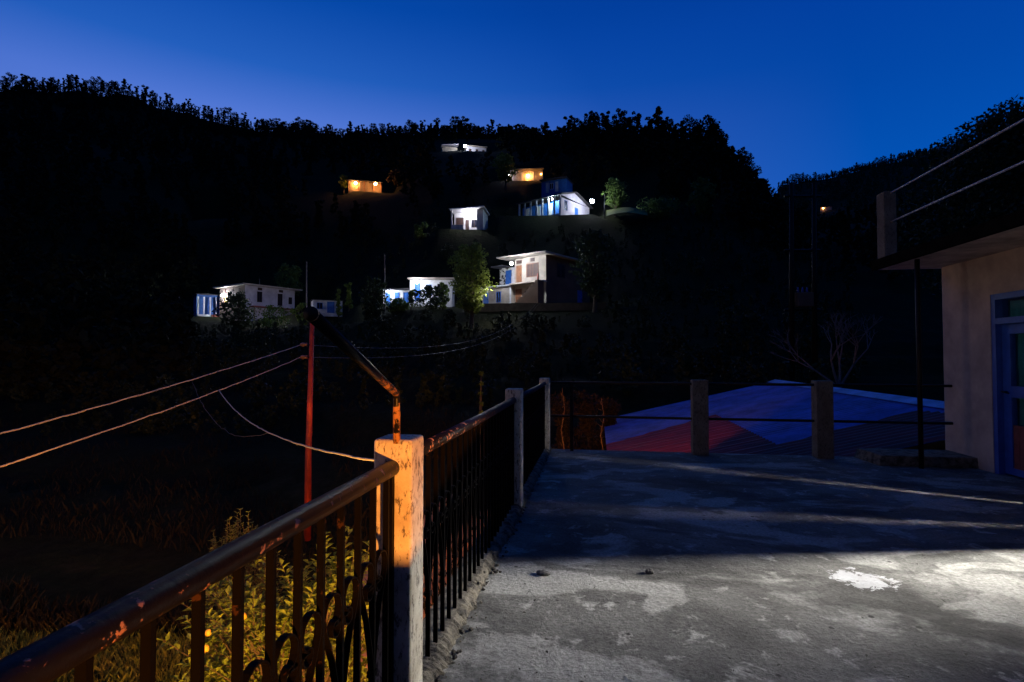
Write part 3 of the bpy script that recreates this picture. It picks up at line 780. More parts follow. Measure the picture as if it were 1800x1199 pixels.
vtree(1236, 96, 312, 50, 'tall pillar shaped tree dimly lit on the hillside', 'leaf_mid', 'pillar_tree', ls=.3, nc=26, low=.1)
vtree(984, 117, 285, 22, 'narrow rust coloured tree above the blue verandah house', 'dry', 'narrow_tree', ls=.28, nc=12, shape='wild')
vtree(697, 150, 300, 40, 'orange lit tree right of the two orange windows', 'dry', 'orange_lit_tree', ls=.4, nc=16)
vtree(602, 150, 305, 22, 'orange lit sapling left of the two orange windows', 'leaf_pale', 'orange_lit_sapling_tree', ls=.4, nc=10)
vtree(735, 92, 395, 40, 'faint leafy sapling left of the white porch house', 'leaf_mid', 'faint_sapling_tree', ls=.24, nc=14, shape='wild')
g = gp(1795, 40); tree('broadleaf_tree', g, at(1795, 200, 40).z-g.z, 14, 'big dark broadleaf tree behind the house roof rails', 'tree', 'leaf_dark', 90, 330, .20, .2)

# bare tree beyond the blue roof
g = gp(1474, 22); g.z = -1.6
t = thing('bare_tree', g, 'leafless grey tree beyond the blue roof', 'tree')
mb = MB()
def branch(p, d, l, r, dep):
    q = p+d*l; mb.tube([p, p.lerp(q, .5)+Vector((random.uniform(-.05, .05)*l,)*2+(0,)), q], [r, r*.8, r*.6], 5)
    if dep == 0: return
    for k in range(random.choice([2, 3, 3])):
        n = (d+Vector((random.uniform(-.8, .8), random.uniform(-.8, .8), random.uniform(-.15, .5)))).normalized()
        branch(q, n, l*random.uniform(.6, .8), r*.6, dep-1)
branch(g, Vector((0, 0, 1)), 1.7, .11, 0)
for d in ((.5, .1, .8), (-.25, 0, .95), (.1, .2, .9), (-.7, .2, .6)): branch(g+Vector((0, 0, 1.7)), Vector(d).normalized(), 1.15, .06, 4)
mb.build('trunk', 'palebark', t)

# lemon tree below the railing: leafy shoots, fruits, thin stems
lb = at(545, 1040, 4.8); lb.z = -2.62
t = thing('lemon_tree', lb, 'small lemon tree with ripe fruits lit orange below the railing', 'tree')
stems = MB(); Lv = []
def leaf6(p, d, up, l, w):
    s = d.cross(up); s = s.normalized() if s.length > 1e-4 else Vector((1, 0, 0)); n = s.cross(d).normalized()
    a = p; b = p+d*l*.5-n*l*.04; c = p+d*l-n*l*.16
    e1_, e2_ = p+d*l*.45+s*w*.5+n*w*.28, p+d*l*.45-s*w*.5+n*w*.28
    Lv.append([a, e1_, c, b]); Lv.append([a, b, c, e2_])
def shoot(p0, p1, r0, nleaf, ll):
    mid = p0.lerp(p1, .5)+Vector((random.uniform(-.05, .05), random.uniform(-.05, .05), .04))
    pts = [p0, mid, p1]; stems.tube(pts, [r0, r0*.7, r0*.35], 5)
    for k in range(nleaf):
        u = .25+.8*k/nleaf; u = min(u, 1); p = (p0.lerp(mid, u*2) if u < .5 else mid.lerp(p1, u*2-1))
        ax = (p1-p0).normalized(); a = k*2.4+random.uniform(-.4, .4)
        h = Vector((math.cos(a), math.sin(a), random.uniform(-.1, .35)))
        d = (h*.8+ax*.7+Vector((0, 0, -.12))).normalized()
        l = ll*random.uniform(.65, 1.2); leaf6(p, d, Vector((random.uniform(-.3, .3), random.uniform(-.3, .3), 1)), l, l*random.uniform(.42, .55))
fork = lb+Vector((.02, .0, .75))
stems.tube([lb, lb+Vector((.03, .02, .4)), fork], [.035, .03, .024], 7)
tips = []
for k in range(105):
    u = random.random(); pz = -1.9+1.42*random.random()**.8
    px = random.uniform(345, 660) if pz < -.6 else random.uniform(400, 660)
    if pz > -.75: px = random.uniform(515, 660)
    D = random.uniform(4.2, 5.5); q = at(px, 1000, D); q.z = pz
    inner = fork.lerp(Vector((q.x, q.y, q.z)), random.uniform(.35, .6)); inner.z = max(inner.z, fork.z-.1) - .05
    stems.tube([fork, fork.lerp(inner, .5)+Vector((0, 0, .05)), inner], [.013, .010, .008], 5)
    for j in range(3):
        e = q+Vector((random.uniform(-.2, .2), random.uniform(-.2, .2), random.uniform(-.1, .28)))
        shoot(inner.lerp(q, random.uniform(.2, .6)), e, .006, random.randint(12, 18), .088); tips.append(e)
stems.build('branches', 'bark', t)
npmesh('foliage', np.array([[tuple(q) for q in f] for f in Lv]), 4, 'lemon_leaf', t)
for px, py, D in ((428, 1083, 4.25), (366, 1112, 4.2), (362, 1140, 4.25), (470, 1150, 4.3)):
    c = at(px, py, D); MB().ball(c, .024, 12, 9, (1, 1, 1.15)).build('fruit', 'fruit', t, True)
# finer shrub behind the lemon
sb = at(425, 980, 6.4); sb.z = -2.9
t = thing('fine_leaved_shrub', sb, 'thin upright shrub with tiny leaves just behind the lemon tree', 'shrub')
stems = MB(); Lv = []
for k in range(80):
    px = random.gauss(425, 38); D = random.uniform(5.9, 6.9); ty = 905+abs(px-430)*.9+random.uniform(-20, 60); e = at(px, ty, D)
    s = sb.lerp(e, .45)+Vector((random.uniform(-.12, .12), random.uniform(-.12, .12), 0)); stems.tube([sb, sb.lerp(s, .5), s], [.012, .01, .007], 5); shoot(s, e, .006, 34, .05)
for k in range(6):
    px = 360+k*9; e = at(px, 975+random.uniform(-15, 25), 6.3); s = sb.lerp(e, .6); shoot(s, e, .005, 26, .045)
stems.build('branches', 'bark', t); npmesh('foliage', np.array([[tuple(q) for q in f] for f in Lv]), 4, 'shrub_leaf', t)

# grass on the garden plot below the railing
Bl = []
for k in range(16000):
    D = random.uniform(3.6, 8.3); px = random.uniform(-60, 620); q = at(px, 1000, D); g = ground(q.x, q.y)
    h = random.uniform(.08, .24); a = random.uniform(0, 6.28); w = .006; lean = Vector((random.uniform(-.5, .5), random.uniform(-.5, .5), 0))*h
    p = Vector((q.x, q.y, g)); s = Vector((math.cos(a)*w, math.sin(a)*w, 0))
    Bl.append([p-s, p+s, p+lean*.4+Vector((0, 0, h*.6))+s*.8, p+lean+Vector((0, 0, h))])
npmesh('grass', np.array([[tuple(q) for q in f] for f in Bl]), 4, 'grass'); tag(bpy.data.objects['grass'], 'rough grass on the garden plot under the railing', 'grass', None, 'stuff')
Bl = []
for k in range(26000):
    D = 8.3+30*random.random()**1.6; px = random.uniform(-60, 1080); q = at(px, 800, D); g = ground(q.x, q.y)
    if noise.noise(Vector((q.x*.35, q.y*.35, 4))) < -.05: continue
    h = random.uniform(.1, .38); a = random.uniform(0, 6.28); w = .012; lean = Vector((random.uniform(-.5, .5), random.uniform(-.5, .5), 0))*h
    p = Vector((q.x, q.y, g)); s = Vector((math.cos(a)*w, math.sin(a)*w, 0))
    Bl.append([p-s, p+s, p+lean*.4+Vector((0, 0, h*.6))+s*.8, p+lean+Vector((0, 0, h))])
o = npmesh('field_grass', np.array([[tuple(q) for q in f] for f in Bl]), 4, 'fieldgrass'); tag(o, 'dry grass tufts on the dark fields of the valley', 'grass', None, 'stuff')
# mud path
mb = MB(); K = 60; vs = []
for i in range(K+1):
    y = 5.5+9.0*i/K; xl = -4.4+.55*math.sin(i*.12)+noise.noise(Vector((1, y, 0)))*.15; xr = -1.45+noise.noise(Vector((4, y*1.3, 0)))*.12
    for x in np.linspace(xl, xr, 5): vs.append((x, y, ground(x, y)+.07))
mb.add(vs, [(i*5+k, i*5+k+1, i*5+k+6, i*5+k+5) for i in range(K) for k in range(4)])
tag(mb.build('mud_path', 'path'), None, None, None, 'structure')
# dry shrubs beyond the far terrace corner
for k, (px, D, top, w, lb_) in enumerate(((990, 15.5, 700, 60, 'dry reddish shrub nearest the far terrace corner post'), (1032, 16.5, 692, 70, 'dry reddish shrub between the corner post and the blue roof'),
        (1072, 17.5, 706, 50, 'low dry shrub at the edge of the blue roof'), (925, 15, 712, 60, 'dim dry shrub glimpsed over the short railing'))):
    g = gp(px, D); tree('dry_shrub', g, at(px, top, D).z-g.z, w*D/F_PX*1.6, lb_, 'shrub', 'dry', 34, 60, .055, .02, 'wild', trunk_r=.015, leafw=2.6)
for k, (px, D, top) in enumerate(((988, 14.6, 682), (1057, 14.8, 700))):
    g = gp(px, D); tp = at(px, top, D); mb = MB()
    pts = [g, g.lerp(tp, .4)+RH*.06, g.lerp(tp, .6)-RH*.03, g.lerp(tp, .8)+RH*.07, tp]; mb.tube(pts, [.018, .015, .012, .009, .005], 6)
    for q in range(9):
        b = g.lerp(tp, .45+.06*q); mb.tube([b, b+Vector((random.uniform(-.12, .12), random.uniform(-.1, .1), random.uniform(.03, .14)))], [.007, .003], 4)
    tag(mb.build('dry_stalk', 'drystalk'), ('crooked dry stalk left of the thin iron post', 'short dry stalk right of the thin iron post')[k], 'plant')
vtree(846, 17, 648, 16, 'thin yellow green plant rising beyond the railing', 'leaf_pale', 'tall_plant', ls=.10, nc=7, nl=26, shape='wild', low=.3)

# ------------------------------------------------------------------ poles and wires
pb = at(541, 890, 13.0); px_, py_ = pb.x, pb.y; pt = at(549, 562, 13.0)
gz = ground(px_, py_)
t = thing('utility_pole', (px_, py_, gz), 'tall red steel utility pole in the dark garden behind the railing', 'pole')
MB().tube([(px_, py_, gz-.3), (px_, py_, gz+2), (pt.x, pt.y, pt.z)], [.085, .075, .05], 14).build('pole', 'redpole', t, True)
ins = []
for y, nm in ((606, 'insulator'), (628, 'insulator')):
    c = at(536, y, 12.85)
    b = MB().tube([(px_+(pt.x-px_)*.8, py_-.02, c.z), (c.x, c.y, c.z)], .018, 6).build('bracket', 'darkiron', t)
    MB().tube([c-RH*.10, c-RH*.05, c, c+RH*.05], [.035, .055, .035, .05], 10).build(nm, 'ceramic', t, True); ins.append(c-RH*.1)
wl = []
for k, (yl, lb_, m_) in enumerate(((762, 'upper of the two sagging wires running left from the red pole', .05), (823, 'lower of the two sagging wires running left from the red pole', .07))):
    e = at(-60, yl+17, 5.6); pts = wirepts(ins[k], e, m_, 40, .006)
    o = MB().tube(pts, [.010+.0*i for i in range(len(pts))], 6).build('overhead_wire', 'wire'); tag(o, lb_, 'wire', 'overhead wires'); wl.append(pts)
def on_wire(pts, px):
    best = min(pts, key=lambda p: abs(proj(p)[0]-px)); return best
s0 = on_wire(wl[1], 385)
pts = wirepts(s0, Vector((XR-.12, PY[0]+.35, .93)), .22, 60, .003)
tag(MB().tube(pts, .0065, 6).build('service_cable', 'wire'), 'thin twisted cable drooping from the lower wire to the orange post', 'cable')
s1 = on_wire(wl[0], 333); s2 = on_wire(pts, 470)
tag(MB().tube(wirepts(s1, s2, .35, 30, .01), .0026, 5).build('loose_wire', 'darkwire'), 'very thin loose wire hanging below the upper wire', 'wire')
e = at(950, 524, 58)
for k, (dz, lb_) in enumerate(((0, 'dim wire crossing from the red pole toward the two storey house, upper strand'), (-.35, 'dim wire crossing from the red pole toward the two storey house, lower strand'))):
    tag(MB().tube(wirepts(ins[k], e+Vector((0, 0, dz)), 1.7, 30), .009, 5).build('long_wire', 'darkwire'), lb_, 'wire', 'wires to the two storey house')
def vpole(px, D, topy, r, label, m='palebark'):
    g = gp(px, D); tp = at(px, topy, D)
    o = MB().tube([g-Vector((0, 0, .3)), g.lerp(tp, .5), tp], [r, r*.9, r*.8], 8).build('wooden_pole', m); tag(o, label, 'pole'); return tp
vpole(539, 77, 460, .11, 'slim pole standing just right of the lilac house')
vpole(1063, 92, 342, .10, 'pale pole right of the brightest floodlight')
vpole(676, 64, 448, .08, 'slim dark pole behind the row house')
vpole(315, 78, 520, .07, 'thin leaning stick left of the blue verandah')
# transformer on twin poles at the right
D = 30
g1, g2 = gp(1391, D), gp(1431, D)
t = thing('transformer_stand', g1.lerp(g2, .5), 'black twin pole transformer stand against the dark hillside', 'transformer')
for g, px in ((g1, 1391), (g2, 1431)):
    tp = at(px, 322, D); MB().tube([g-Vector((0, 0, .3)), tp], [.17, .11], 10).build('pole', 'darkiron', t, True)
for y, hw in ((345, .85), (440, .75), (545, .8)):
    a, b = at(1388, y, D)-RH*.3, at(1434, y, D)+RH*.3
    MB().tube([a, b], .07, 6).build('crossarm', 'darkiron', t)
fr = Frame(at(1411, 540, D))
MB().box(-.45, .45, -.35, .35, 0, .8, fr).build('tank', 'greywall', t, bevel=.05)
for u in (-.25, 0, .25): MB().tube([fr(u, 0, .8), fr(u, 0, 1.0), fr(u, 0, 1.12)], [.06, .05, .02], 8).build('bushing', 'bluepaint', t, True)

# ------------------------------------------------------------------ village houses
def lamp(px, py, D, r, col, strength, label, name='porch_lamp', cat='lamp', fr=None):
    c = at(px, py, D); t = thing(name, c, label, cat)
    MB().ball(c, r, 12, 8).build('bulb', emat('glow_'+name, col, strength), t, True)
    MB().tube([c+Vector((0, 0, r*.8)), c+Vector((0, 0, r*1.5))], [r*.5, r*.35], 8).build('holder', 'darkiron', t)
    MB().tube([c+Vector((0, 0, r*1.4)), c+Vector((0, 0, r*1.4))+FH*(r*2.2)], r*.16, 6).build('bracket', 'darkiron', t)
    return t
COOL = (.80, .88, 1.0); WARM = (1.0, .42, .10)
def win(fr, u0, u1, z0, z1, parent, m='dkwood', pane='glass_dark', v=0., name='window', d=.05):
    mb = MB(); e = .07*min(1, (u1-u0)); 
    mb.box(u0, u1, v-d, v+.02, z0, z0+e, fr).box(u0, u1, v-d, v+.02, z1-e, z1, fr).box(u0, u0+e, v-d, v+.02, z0+e, z1-e, fr).box(u1-e, u1, v-d, v+.02, z0+e, z1-e, fr)
    mb.box((u0+u1)/2-e/2, (u0+u1)/2+e/2, v-d*.9, v+.02, z0+e, z1-e, fr)
    w = mb.build(name, m, parent); MB().box(u0+e, u1-e, v-d*.5, v+.015, z0+e, z1-e, fr).build('pane', pane if pane in M else 'dkwood', w); return w
M['glass_dark'] = mat('dark_window_glass', (.012, .012, .02), (.02, .02, .03), 2, .15)
def dor(fr, u0, u1, z0, z1, parent, m, v=0., d=.05):
    dd = MB().box(u0, u1, v-d, v+.02, z0, z1, fr).build('door', m, parent)
    MB().box(u1-.14, u1-.08, v-d-.04, v-d, z0+.9, z0+1.05, fr).build('handle', 'darkiron', dd); return dd

# two storey house
fr = LF(960, 531, 60, -37); DG = -37-math.degrees(math.atan(60/950))
t = thing('two_storey_house', fr.o, 'cream two storey house with outside stair and lit upper doorway', 'house')
MB().box(-4.6, 0, 0, 9, -1.5, 5.3, fr).build('wall', 'cream', t)
MB().box(-8.0, -4.6, 1.2, 8, -1.5, 4.7, fr).build('stone_wing', 'stone', t)
MB().box(-9.2, -4.6, -.6, 1.2, -1.5, 2.15, fr).build('lower_wall', 'cream', t)
MB().box(-9.3, -4.5, -.8, 1.2, 2.15, 2.30, fr).build('ledge', 'white', t)
MB().box(-4.6, .15, -.95, 0, 2.22, 2.38, fr).build('balcony_slab', 'cream', t)
rs = MB(); rs.hexa([fr(-6.4, -1.2, 5.45), fr(.7, -1.0, 5.3), fr(.7, 9.6, 5.3), fr(-6.4, 9.6, 5.3)], [fr(-6.4, -1.2, 5.6), fr(.7, -1.0, 5.52), fr(.7, 9.6, 5.45), fr(-6.4, 9.6, 5.45)])
rs.build('roof', 'cream', t)
MB().box(-8.3, -6.4, -.1, 8.3, 4.7, 4.85, fr).build('wing_roof', 'slate', t)
MB().box(-5.95, -4.6, 1.05, 1.2, 2.3, 4.6, fr).build('lit_wall', 'white', t)
dor(fr, -4.3, -3.5, 2.38, 4.5, t, 'wood'); MB().box(-4.3, -3.5, -.04, .02, 4.7, 5.1, fr).build('vent', 'dkwood', t); MB().box(-2.2, -1.6, -.04, .02, 4.75, 5.15, fr).build('vent', 'dkwood', t)
w = win(fr, -2.8, -1.05, 3.0, 4.55, t, 'wood', 'dkwood')
mb = MB()
for k in range(1, 8): mb.box(-2.8+k*.22-.015, -2.8+k*.22+.015, -.075, -.05, 3.05, 4.5, fr)
mb.build('grille', 'wood', w)
MB().box(-1.2, -1.05, -.12, -.04, 2.55, 3.3, fr).build('cloth', 'redpaint', t)
dor(fr, -7.0, -6.15, 2.3, 4.35, t, 'blue', 1.2); dor(fr, -9.0, -8.2, -.2, 1.8, t, 'blue', -.6)
win(fr, -6.9, -6.2, .35, 1.6, t, 'blue', 'glass_dark', -.6)
dor(fr, -4.4, -3.5, -.2, 1.75, t, 'wood'); win(fr, -2.7, -1.1, .4, 1.8, t, 'wood', 'dkwood')
MB().box(-4.75, -4.58, -.75, -.6, -.5, 2.15, fr).build('pier', 'white', t)
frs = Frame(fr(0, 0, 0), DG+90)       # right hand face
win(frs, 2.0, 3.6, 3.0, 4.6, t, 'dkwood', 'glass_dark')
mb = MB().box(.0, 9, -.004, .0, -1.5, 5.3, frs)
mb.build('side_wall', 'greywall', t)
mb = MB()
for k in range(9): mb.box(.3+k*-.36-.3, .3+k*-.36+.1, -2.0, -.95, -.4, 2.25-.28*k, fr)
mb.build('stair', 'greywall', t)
dor(frs, 6.2, 7.2, -.2, 1.9, t, 'blue', 0)
lamp(899, 463, 60.0, .16, COOL, 992, 'white porch lamp at the upper door of the two storey house')

# lilac house at the left
fr = LF(430, 555, 80, 30); DG = 30-math.degrees(math.atan(-470/950))
t = thing('lilac_house', fr.o, 'long lilac washed house with flat overhanging roof and red balcony edge', 'house')
MB().box(0, 8.3, 0, 7, -1, 4.55, fr).build('wall', 'lilac', t)
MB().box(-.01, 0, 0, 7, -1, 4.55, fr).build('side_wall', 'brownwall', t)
MB().box(-.8, 9.1, -.9, 7.6, 4.55, 4.75, fr).build('roof', 'cream', t)
for a, b, c, d_ in ((1.9, 2.7, 2.2, 3.8), (5.3, 6.1, 1.9, 3.8), (7.2, 7.8, 2.3, 3.4)): win(fr, a, b, c, d_, t)
for a in (2.0, 5.5): MB().box(a, a+.7, -.04, .02, 4.0, 4.4, fr).build('vent', 'dkwood', t)
frl = Frame(fr(0, 7, 0), DG-90)
for a in (1.5, 3.4, 5.3): MB().box(a, a+.45, -.05, .02, 3.7, 4.2, frl).build('vent', 'dkwood', t)
M['litpane'] = emat('lit_window_pane', (1, .75, .2), 1.0)
win(frl, 1.4, 2.3, 1.9, 3.3, t, 'wood', 'litpane')
win(frl, 4.6, 5.6, 1.7, 3.3, t)
MB().box(.6, 8.6, -1.3, 0, 1.35, 1.5, fr).build('balcony_edge', 'redpaint', t)
mb = MB()
for u in (.8, 3.2, 5.6, 8.2): mb.box(u-.07, u+.07, -1.25, -1.1, -1, 1.35, fr)
mb.build('balcony_posts', 'brownwall', t)
MB().tube([frl(5.8, 3, 4.7), frl(5.8, 3, 5.9)], .08, 6).build('chimney_pipe', 'brownwall', t)
fr2 = LF(347, 555, 84, 8)
t2 = thing('blue_verandah', fr2.o, 'bright blue verandah with white columns next to the lilac house', 'verandah')
MB().box(0, 4.6, 1.5, 4, -.8, 3.3, fr2).build('wall', 'blue', t2)
MB().box(-.2, 4.8, -.1, 4.1, 3.3, 3.5, fr2).build('roof', 'slate', t2)
MB().box(-.1, 4.7, -.05, .1, 3.0, 3.28, fr2).build('fascia', 'blue', t2)
MB().box(0, 4.6, 0, 1.5, -1.2, .25, fr2).build('plinth', 'white', t2)
for u in (.1, .9, 1.75, 2.6, 3.4): MB().box(u-.1, u+.1, 0, .2, .25, 3.0, fr2).build('column', 'white', t2)
mb = MB()
for k in range(6): mb.box(1.9+.0*k, 3.3, -.35*(k+1), -.35*k, -1.0, .25-.2*k, fr2)
mb.build('steps', 'redpaint', t2)
lamp(391, 519, 82.5, .17, COOL, 768, 'white lamp between the blue verandah and the lilac house')
# small shed with blue door
fr = LF(550, 549, 76, 6)
t = thing('blue_door_shed', fr.o, 'low pale shed with a blue door beside the slim pole', 'shed')
MB().box(0, 4.0, 0, 2.5, -.5, 1.75, fr).build('wall', 'white', t); MB().box(-.15, 4.15, -.2, 2.6, 1.75, 1.85, fr).build('roof', 'slate', t)
dor(fr, 1.9, 2.9, 0, 1.6, t, 'blue'); win(fr, .5, 1.3, .5, 1.4, t, 'blue'); 
# row house
fr = LF(672, 534, 67, -12)
t = thing('row_house', fr.o, 'low white row house with blue doors half hidden by bushes', 'house')
MB().box(0, 3.4, .6, 4, -.6, 1.75, fr).build('wall', 'white', t); MB().box(-.2, 3.4, -.4, 4.2, 1.75, 1.9, fr).build('roof', 'slate', t)
MB().box(3.4, 8.6, 0, 4, -.6, 3.0, fr).build('upper_wall', 'white', t); MB().box(3.2, 8.9, -.7, 4.2, 3.0, 3.2, fr).build('upper_roof', 'cream', t)
for u in (.3, 1.4, 2.5): dor(fr, u, u+.6, -.2, 1.5, t, 'blue', .6)
dor(fr, 4.0, 4.7, .4, 2.6, t, 'blue'); win(fr, 5.4, 6.1, 1.0, 2.4, t, 'blue'); win(fr, 6.8, 7.6, .9, 2.5, t); 
lamp(733, 496, 65.6, .16, COOL, 420, 'white lamp under the roof edge of the row house')
lamp(683, 513, 66.8, .13, COOL, 420, 'smaller white lamp at the lower end of the row house')
# white porch house
fr = LF(793, 405, 88, -14)
t = thing('porch_house', fr.o, 'small white house with a bright open porch on the slope', 'house')
MB().box(0, 5.2, 2.2, 4.8, -1, 3.4, fr).build('wall', 'white', t); MB().box(4.2, 5.2, .3, 2.2, -1, 3.4, fr).build('side_room', 'white', t)
rs = MB().hexa([fr(-.2, -.5, 3.3), fr(5.5, -.5, 3.55), fr(5.5, 5, 3.55), fr(-.2, 5, 3.3)], [fr(-.2, -.5, 3.45), fr(5.5, -.5, 3.75), fr(5.5, 5, 3.75), fr(-.2, 5, 3.45)]); rs.build('roof', 'white', t)
MB().box(0, .2, -.1, .1, -1, 3.3, fr).build('column', 'white', t); MB().box(0, 4.2, 0, 2.2, -1, .05, fr).build('floor', 'white', t)
MB().box(.2, 2.0, -.06, .06, .05, .85, fr).build('parapet', 'white', t)
dor(fr, 1.9, 2.5, .05, 2.2, t, 'dkwood', 2.2); win(fr, 2.9, 3.9, .9, 2.2, t, 'dkwood', 'glass_dark', 2.2)
MB().box(.3, 1.6, 2.14, 2.2, .9, 2.6, fr).build('dark_opening', 'dkwood', t)
lamp(826, 375, 88.6, .12, (.86, .88, 1), 992, 'white lamp inside the open porch of the small white house')
# long blue verandah house
fr = LF(986, 376, 92, -35); DG = -35-math.degrees(math.atan(86/950))
t = thing('long_verandah_house', fr.o, 'long house with a bright turquoise verandah and gable end', 'house')
zr = 3.3
MB().box(-9.4, 0, 1.3, 9.0, -1.5, zr-.45, fr).build('wall', 'blue', t)
MB().box(-.02, 0, .0, 9.0, -1.5, zr-.4, Frame(fr(0.02, 0, 0), DG)).build('gable_wall', 'lilac', t)
mb = MB(); P = [fr(-9.8, -.5, zr), fr(.5, -.5, zr-.0), fr(.5, 4.2, zr+1.25), fr(-9.8, 4.2, zr+1.25), fr(.5, 9.6, zr-.5), fr(-9.8, 9.6, zr-.5)]
P += [p+Vector((0, 0, .15)) for p in P]
mb.add(P, [(0, 3, 2, 1), (3, 5, 4, 2), (6, 7, 8, 9), (9, 8, 10, 11), (0, 1, 7, 6), (1, 2, 8, 7), (2, 4, 10, 8), (4, 5, 11, 10), (5, 3, 9, 11), (3, 0, 6, 9)]); mb.build('roof', 'slate', t)
MB().add([fr(.01, 0, zr), fr(.01, 9.0, zr-.4), fr(.01, 4.2, zr+1.2)], [(0, 1, 2)]).build('gable', 'lilac', t)
MB().box(-9.4, 0, -.1, 1.3, -1.5, .15, fr).build('plinth', 'white', t)
for u in (-9.2, -7.9, -6.6, -5.3, -4.0, -2.7, -1.4, -.2): MB().box(u-.13, u+.13, -.05, .15, .15, zr, fr).build('column', 'white', t)
for u in (-8.9, -6.3, -3.7): MB().box(u, u+1.0, 1.26, 1.32, .15, 2.6, fr).build('white_panel', 'white', t)
frr = Frame(fr(0.02, 0, 0), DG+90)
win(frr, 1.0, 1.9, .9, 2.6, t, 'blue'); dor(frr, 4.2, 5.2, -.4, 2.0, t, 'blue')
lamp(971, 350, 93.5, .13, (.7, .95, 1.0), 960, 'cool lamp inside the turquoise verandah')
lamp(1041, 354, 93.5, .34, COOL, 272, 'brightest white floodlight right of the gable end')
fr = LF(952, 342, 108, -20)
t = thing('upper_blue_house', fr.o, 'small blue house uphill behind the long verandah roof', 'house')
MB().box(0, 5.2, 0, 4, -1, 2.6, fr).build('wall', 'blue', t); MB().box(-.2, 5.4, -.8, 4.2, 2.6, 2.8, fr).build('roof', 'slate', t)
for u in (.9, 2.9): MB().box(u, u+.6, -.04, .02, .2, 2.2, fr).build('white_panel', 'white', t)
win(fr, 1.7, 2.5, .8, 2.0, t, 'white')
lamp(992, 319, 106.5, .28, COOL, 304, 'white floodlight on the small blue uphill house')
# orange lit houses
fr = LF(612, 335, 150, 0)
t = thing('orange_lit_house', fr.o, 'distant house with two orange lit doorways', 'house')
MB().box(0, 9.0, 1, 5, -1, 2.9, fr).build('wall', 'brownwall', t); MB().box(-.3, 9.3, -.3, 5.3, 2.9, 3.1, fr).build('roof', 'slate', t)
for u in (.2, 2.7, 4.3, 6.9, 8.8): MB().box(u-.12, u+.12, -.1, .1, -1, 2.9, fr).build('column', 'wood', t)
MB().box(0, 9, 0, 1, -1, .1, fr).build('plinth', 'brownwall', t)
MB().box(3.1, 5.6, -.05, .95, .1, 2.9, fr).build('front_wall', 'brownwall', t); MB().box(8.9, 9.0, 0, 1, .1, 2.9, fr).build('end_wall', 'brownwall', t)
lamp(625, 322, 150.4, .36, WARM, 300, 'orange lamp in the doorway farther left of the distant house'); lamp(660, 323, 150.4, .36, WARM, 270, 'orange lamp in the second doorway of the distant house')
fr = LF(888, 315, 130, -8)
t = thing('hilltop_cottage', fr.o, 'small cottage with one white and two orange lights high above the verandah house', 'house')
MB().box(0, 9.0, .8, 4, -1, 2.2, fr).build('wall', 'cream', t); MB().box(-.3, 9.3, -.4, 4.3, 2.2, 2.4, fr).build('roof', 'slate', t)
for u in (1.6, 4.0, 6.6): MB().box(u-.3, u+.3, .74, .8, -.5, 1.8, fr).build('panel', 'white', t)
lamp(928, 309, 129.6, .26, WARM, 230, 'orange lamp on the small cottage above the verandah house'); lamp(951, 306, 129.6, .1, WARM, 110, 'tiny orange lamp at the end of the small cottage')
lamp(894, 307, 130.2, .15, COOL, 192, 'tiny white lamp at the tree beside the cottage')
fr = LF(778, 264, 200, 5)
t = thing('ridge_farmhouse', fr.o, 'pale roofed farmhouse just under the ridge', 'house')
MB().box(0, 5.5, 1, 5, -1, 1.8, fr).build('wall', 'cream', t); MB().hexa([fr(-.3, 0, 2.0), fr(6, 0, 2.7), fr(6, 5, 3.3), fr(-.3, 5, 2.6)], [fr(-.3, 0, 2.2), fr(6, 0, 2.9), fr(6, 5, 3.5), fr(-.3, 5, 2.8)]).build('roof', 'lilac', t)
MB().box(9, 16.5, 1, 5, -1, 2.6, fr).build('annex_wall', 'lilac', t); MB().box(8.7, 16.8, .3, 5.3, 2.6, 2.85, fr).build('annex_roof', 'cream', t)
for u in (10, 12.5, 15): MB().box(u, u+.9, .95, 1.02, .3, 1.7, fr).build('window', 'dkwood', t)
lamp(817, 257, 199, .42, COOL, 272, 'white floodlight on the farmhouse just under the ridge')
fr = LF(362, 404, 150, 10)
t = thing('pink_hut', fr.o, 'tiny pink hut in the dark trees above the lilac house', 'hut')
M['pink'] = mat('pink_wash', (.6, .25, .5), (.4, .15, .35), 1, .9)
MB().box(0, 3.0, 0, 3, -2, 2.2, fr).build('wall', 'pink', t); MB().box(-.3, 3.3, -.4, 3.3, 2.2, 2.35, fr).build('roof', 'slate', t); win(fr, 1.0, 1.8, .7, 1.7, t)
fr = LF(1442, 371, 400, 0)
t = thing('valley_cottage', fr.o, 'remote lit cottage on the far hillside right of the notch', 'house')
MB().box(0, 7.5, 0, 4, -2, 2.5, fr).build('wall', 'cream', t); MB().box(-.4, 7.9, -.5, 4.4, 2.5, 2.8, fr).build('roof', 'slate', t)
for px, c, lb_ in ((1447, WARM, 'orange light at the end of the remote cottage'), (1452, WARM, 'orange light in the middle of the remote cottage'), (1461, (1, .9, .8), 'white light of the remote cottage')):
    lamp(px, 366, 399, .55, c, 30, lb_)
# yard beside the floodlight
g = gp(1105, 92)
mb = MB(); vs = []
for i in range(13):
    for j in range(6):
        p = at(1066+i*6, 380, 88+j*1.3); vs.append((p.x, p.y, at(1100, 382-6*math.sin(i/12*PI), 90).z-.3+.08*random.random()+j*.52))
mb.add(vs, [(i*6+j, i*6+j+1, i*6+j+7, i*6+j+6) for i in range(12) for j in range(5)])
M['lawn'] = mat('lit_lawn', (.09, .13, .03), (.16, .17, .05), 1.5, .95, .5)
tag(mb.build('grass_yard', 'lawn'), None, None, None, 'structure')
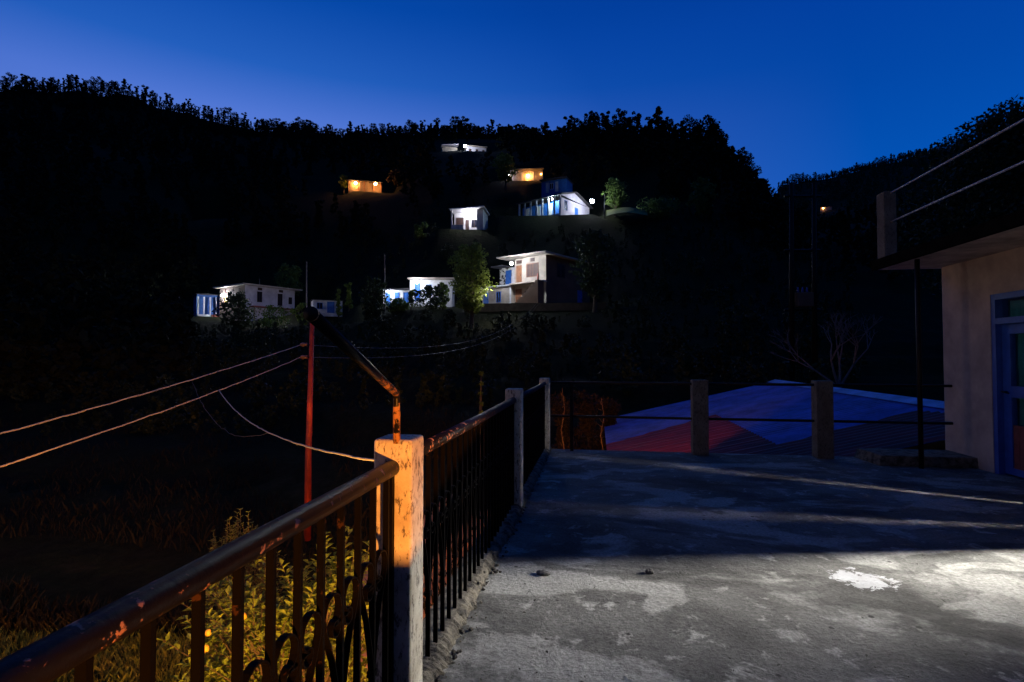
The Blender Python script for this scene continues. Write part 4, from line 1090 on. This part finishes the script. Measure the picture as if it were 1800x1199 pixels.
# retaining wall below the two storey house
fr = Frame(at(838, 533, 57), -6)
M['drystone'] = mat('dark_dry_stone', (.06, .055, .05), (.025, .023, .02), 2.5, .95, .6)
tag(MB().box(-.5, 13.5, 0, .8, -2.5, -.05, fr).build('retaining_wall', 'drystone'), 'dark dry stone retaining wall below the two storey house', 'wall')

# ------------------------------------------------------------------ light
def plight(name, loc, col, watts, r):
    l = bpy.data.lights.new(name, 'POINT'); l.color = col; l.energy = watts; l.shadow_soft_size = r
    o = bpy.data.objects.new(name, l); C.objects.link(o); o.location = loc; return o
ORANGE = (1.0, .33, .045)
plight('yard_bulb', (2.75, -4.1, -.42), ORANGE, 5600, .025)       # sodium bulb below and behind the terrace
plight('verandah_bulb', (-.80, 1.2, -.75), (1.0, .42, .07), 1300, .05)
plight('step_bulb', (-1.03, -.9, -.6), ORANGE, 26, .05)
plight('street_lamp', (-14.0, .5, .9), (1.0, .66, .50), 900, 2.2)
plight('far_bulb', (-.50, 7.6, -.22), ORANGE, 620, .04)
p = at(862, 512, 50.5); plight('tree_fill_bulb', (p.x, p.y, p.z), (1, .90, .74), 240, .1)     # unseen fill lamp added to brighten the tree by the two storey house
plight('room_bulb', (5.8, 5.1, 2.3), (1.0, .97, .88), 5600, .055)  # lamp in the room behind the house wall
p = at(478, 538, 73); plight('yard_lamp', (p.x, p.y, p.z), (.86, .84, 1.0), 380, .1)

w = bpy.data.worlds.new('World'); sc.world = w; w.use_nodes = True
N, L = w.node_tree.nodes, w.node_tree.links; bg = N['Background']
tc = N.new('ShaderNodeTexCoord'); sx = N.new('ShaderNodeSeparateXYZ'); L.new(tc.outputs['Generated'], sx.inputs[0])
glow_az = YAW+math.atan(500/950)
dp = N.new('ShaderNodeVectorMath'); dp.operation = 'DOT_PRODUCT'; L.new(tc.outputs['Generated'], dp.inputs[0]); dp.inputs[1].default_value = (-math.sin(glow_az), math.cos(glow_az), 0)
A = rampn(N, L, sx.outputs[2], [(.0, (.16, .25, .72)), (.28, (.125, .225, .70)), (.38, (.085, .19, .67)), (.445, (.020, .125, .54)), (.54, (.002, .076, .43)), (.68, (.004, .095, .46)), (.86, (.003, .052, .25))])
Bc = rampn(N, L, sx.outputs[2], [(.0, (.002, .10, .50)), (.28, (.0008, .085, .46)), (.40, (.0005, .064, .39)), (.50, (.0004, .050, .35)), (.57, (.0004, .040, .30)), (.68, (.001, .065, .37)), (.86, (.002, .044, .23))])
f = rampn(N, L, dp.outputs['Value'], [(.45, (0, 0, 0)), (.72, (.2, .2, .2)), (.94, (1, 1, 1))])
front = mixc(N, L, f, Bc, A)
fb = rampn(N, L, sx.outputs[1], [(.0, (0, 0, 0)), (.5, (1, 1, 1))])   # the east, behind the viewer, is already night
L.new(mixc(N, L, fb, (.003, .030, .14), front), bg.inputs[0]); bg.inputs[1].default_value = 1.0

sc.render.engine = 'CYCLES'
sc.cycles.use_denoising = True
sc.cycles.max_bounces = 6
sc.cycles.sample_clamp_indirect = 3
sc.view_settings.view_transform = 'Standard'; sc.view_settings.look = 'None'; sc.view_settings.exposure = 0; sc.view_settings.gamma = 1
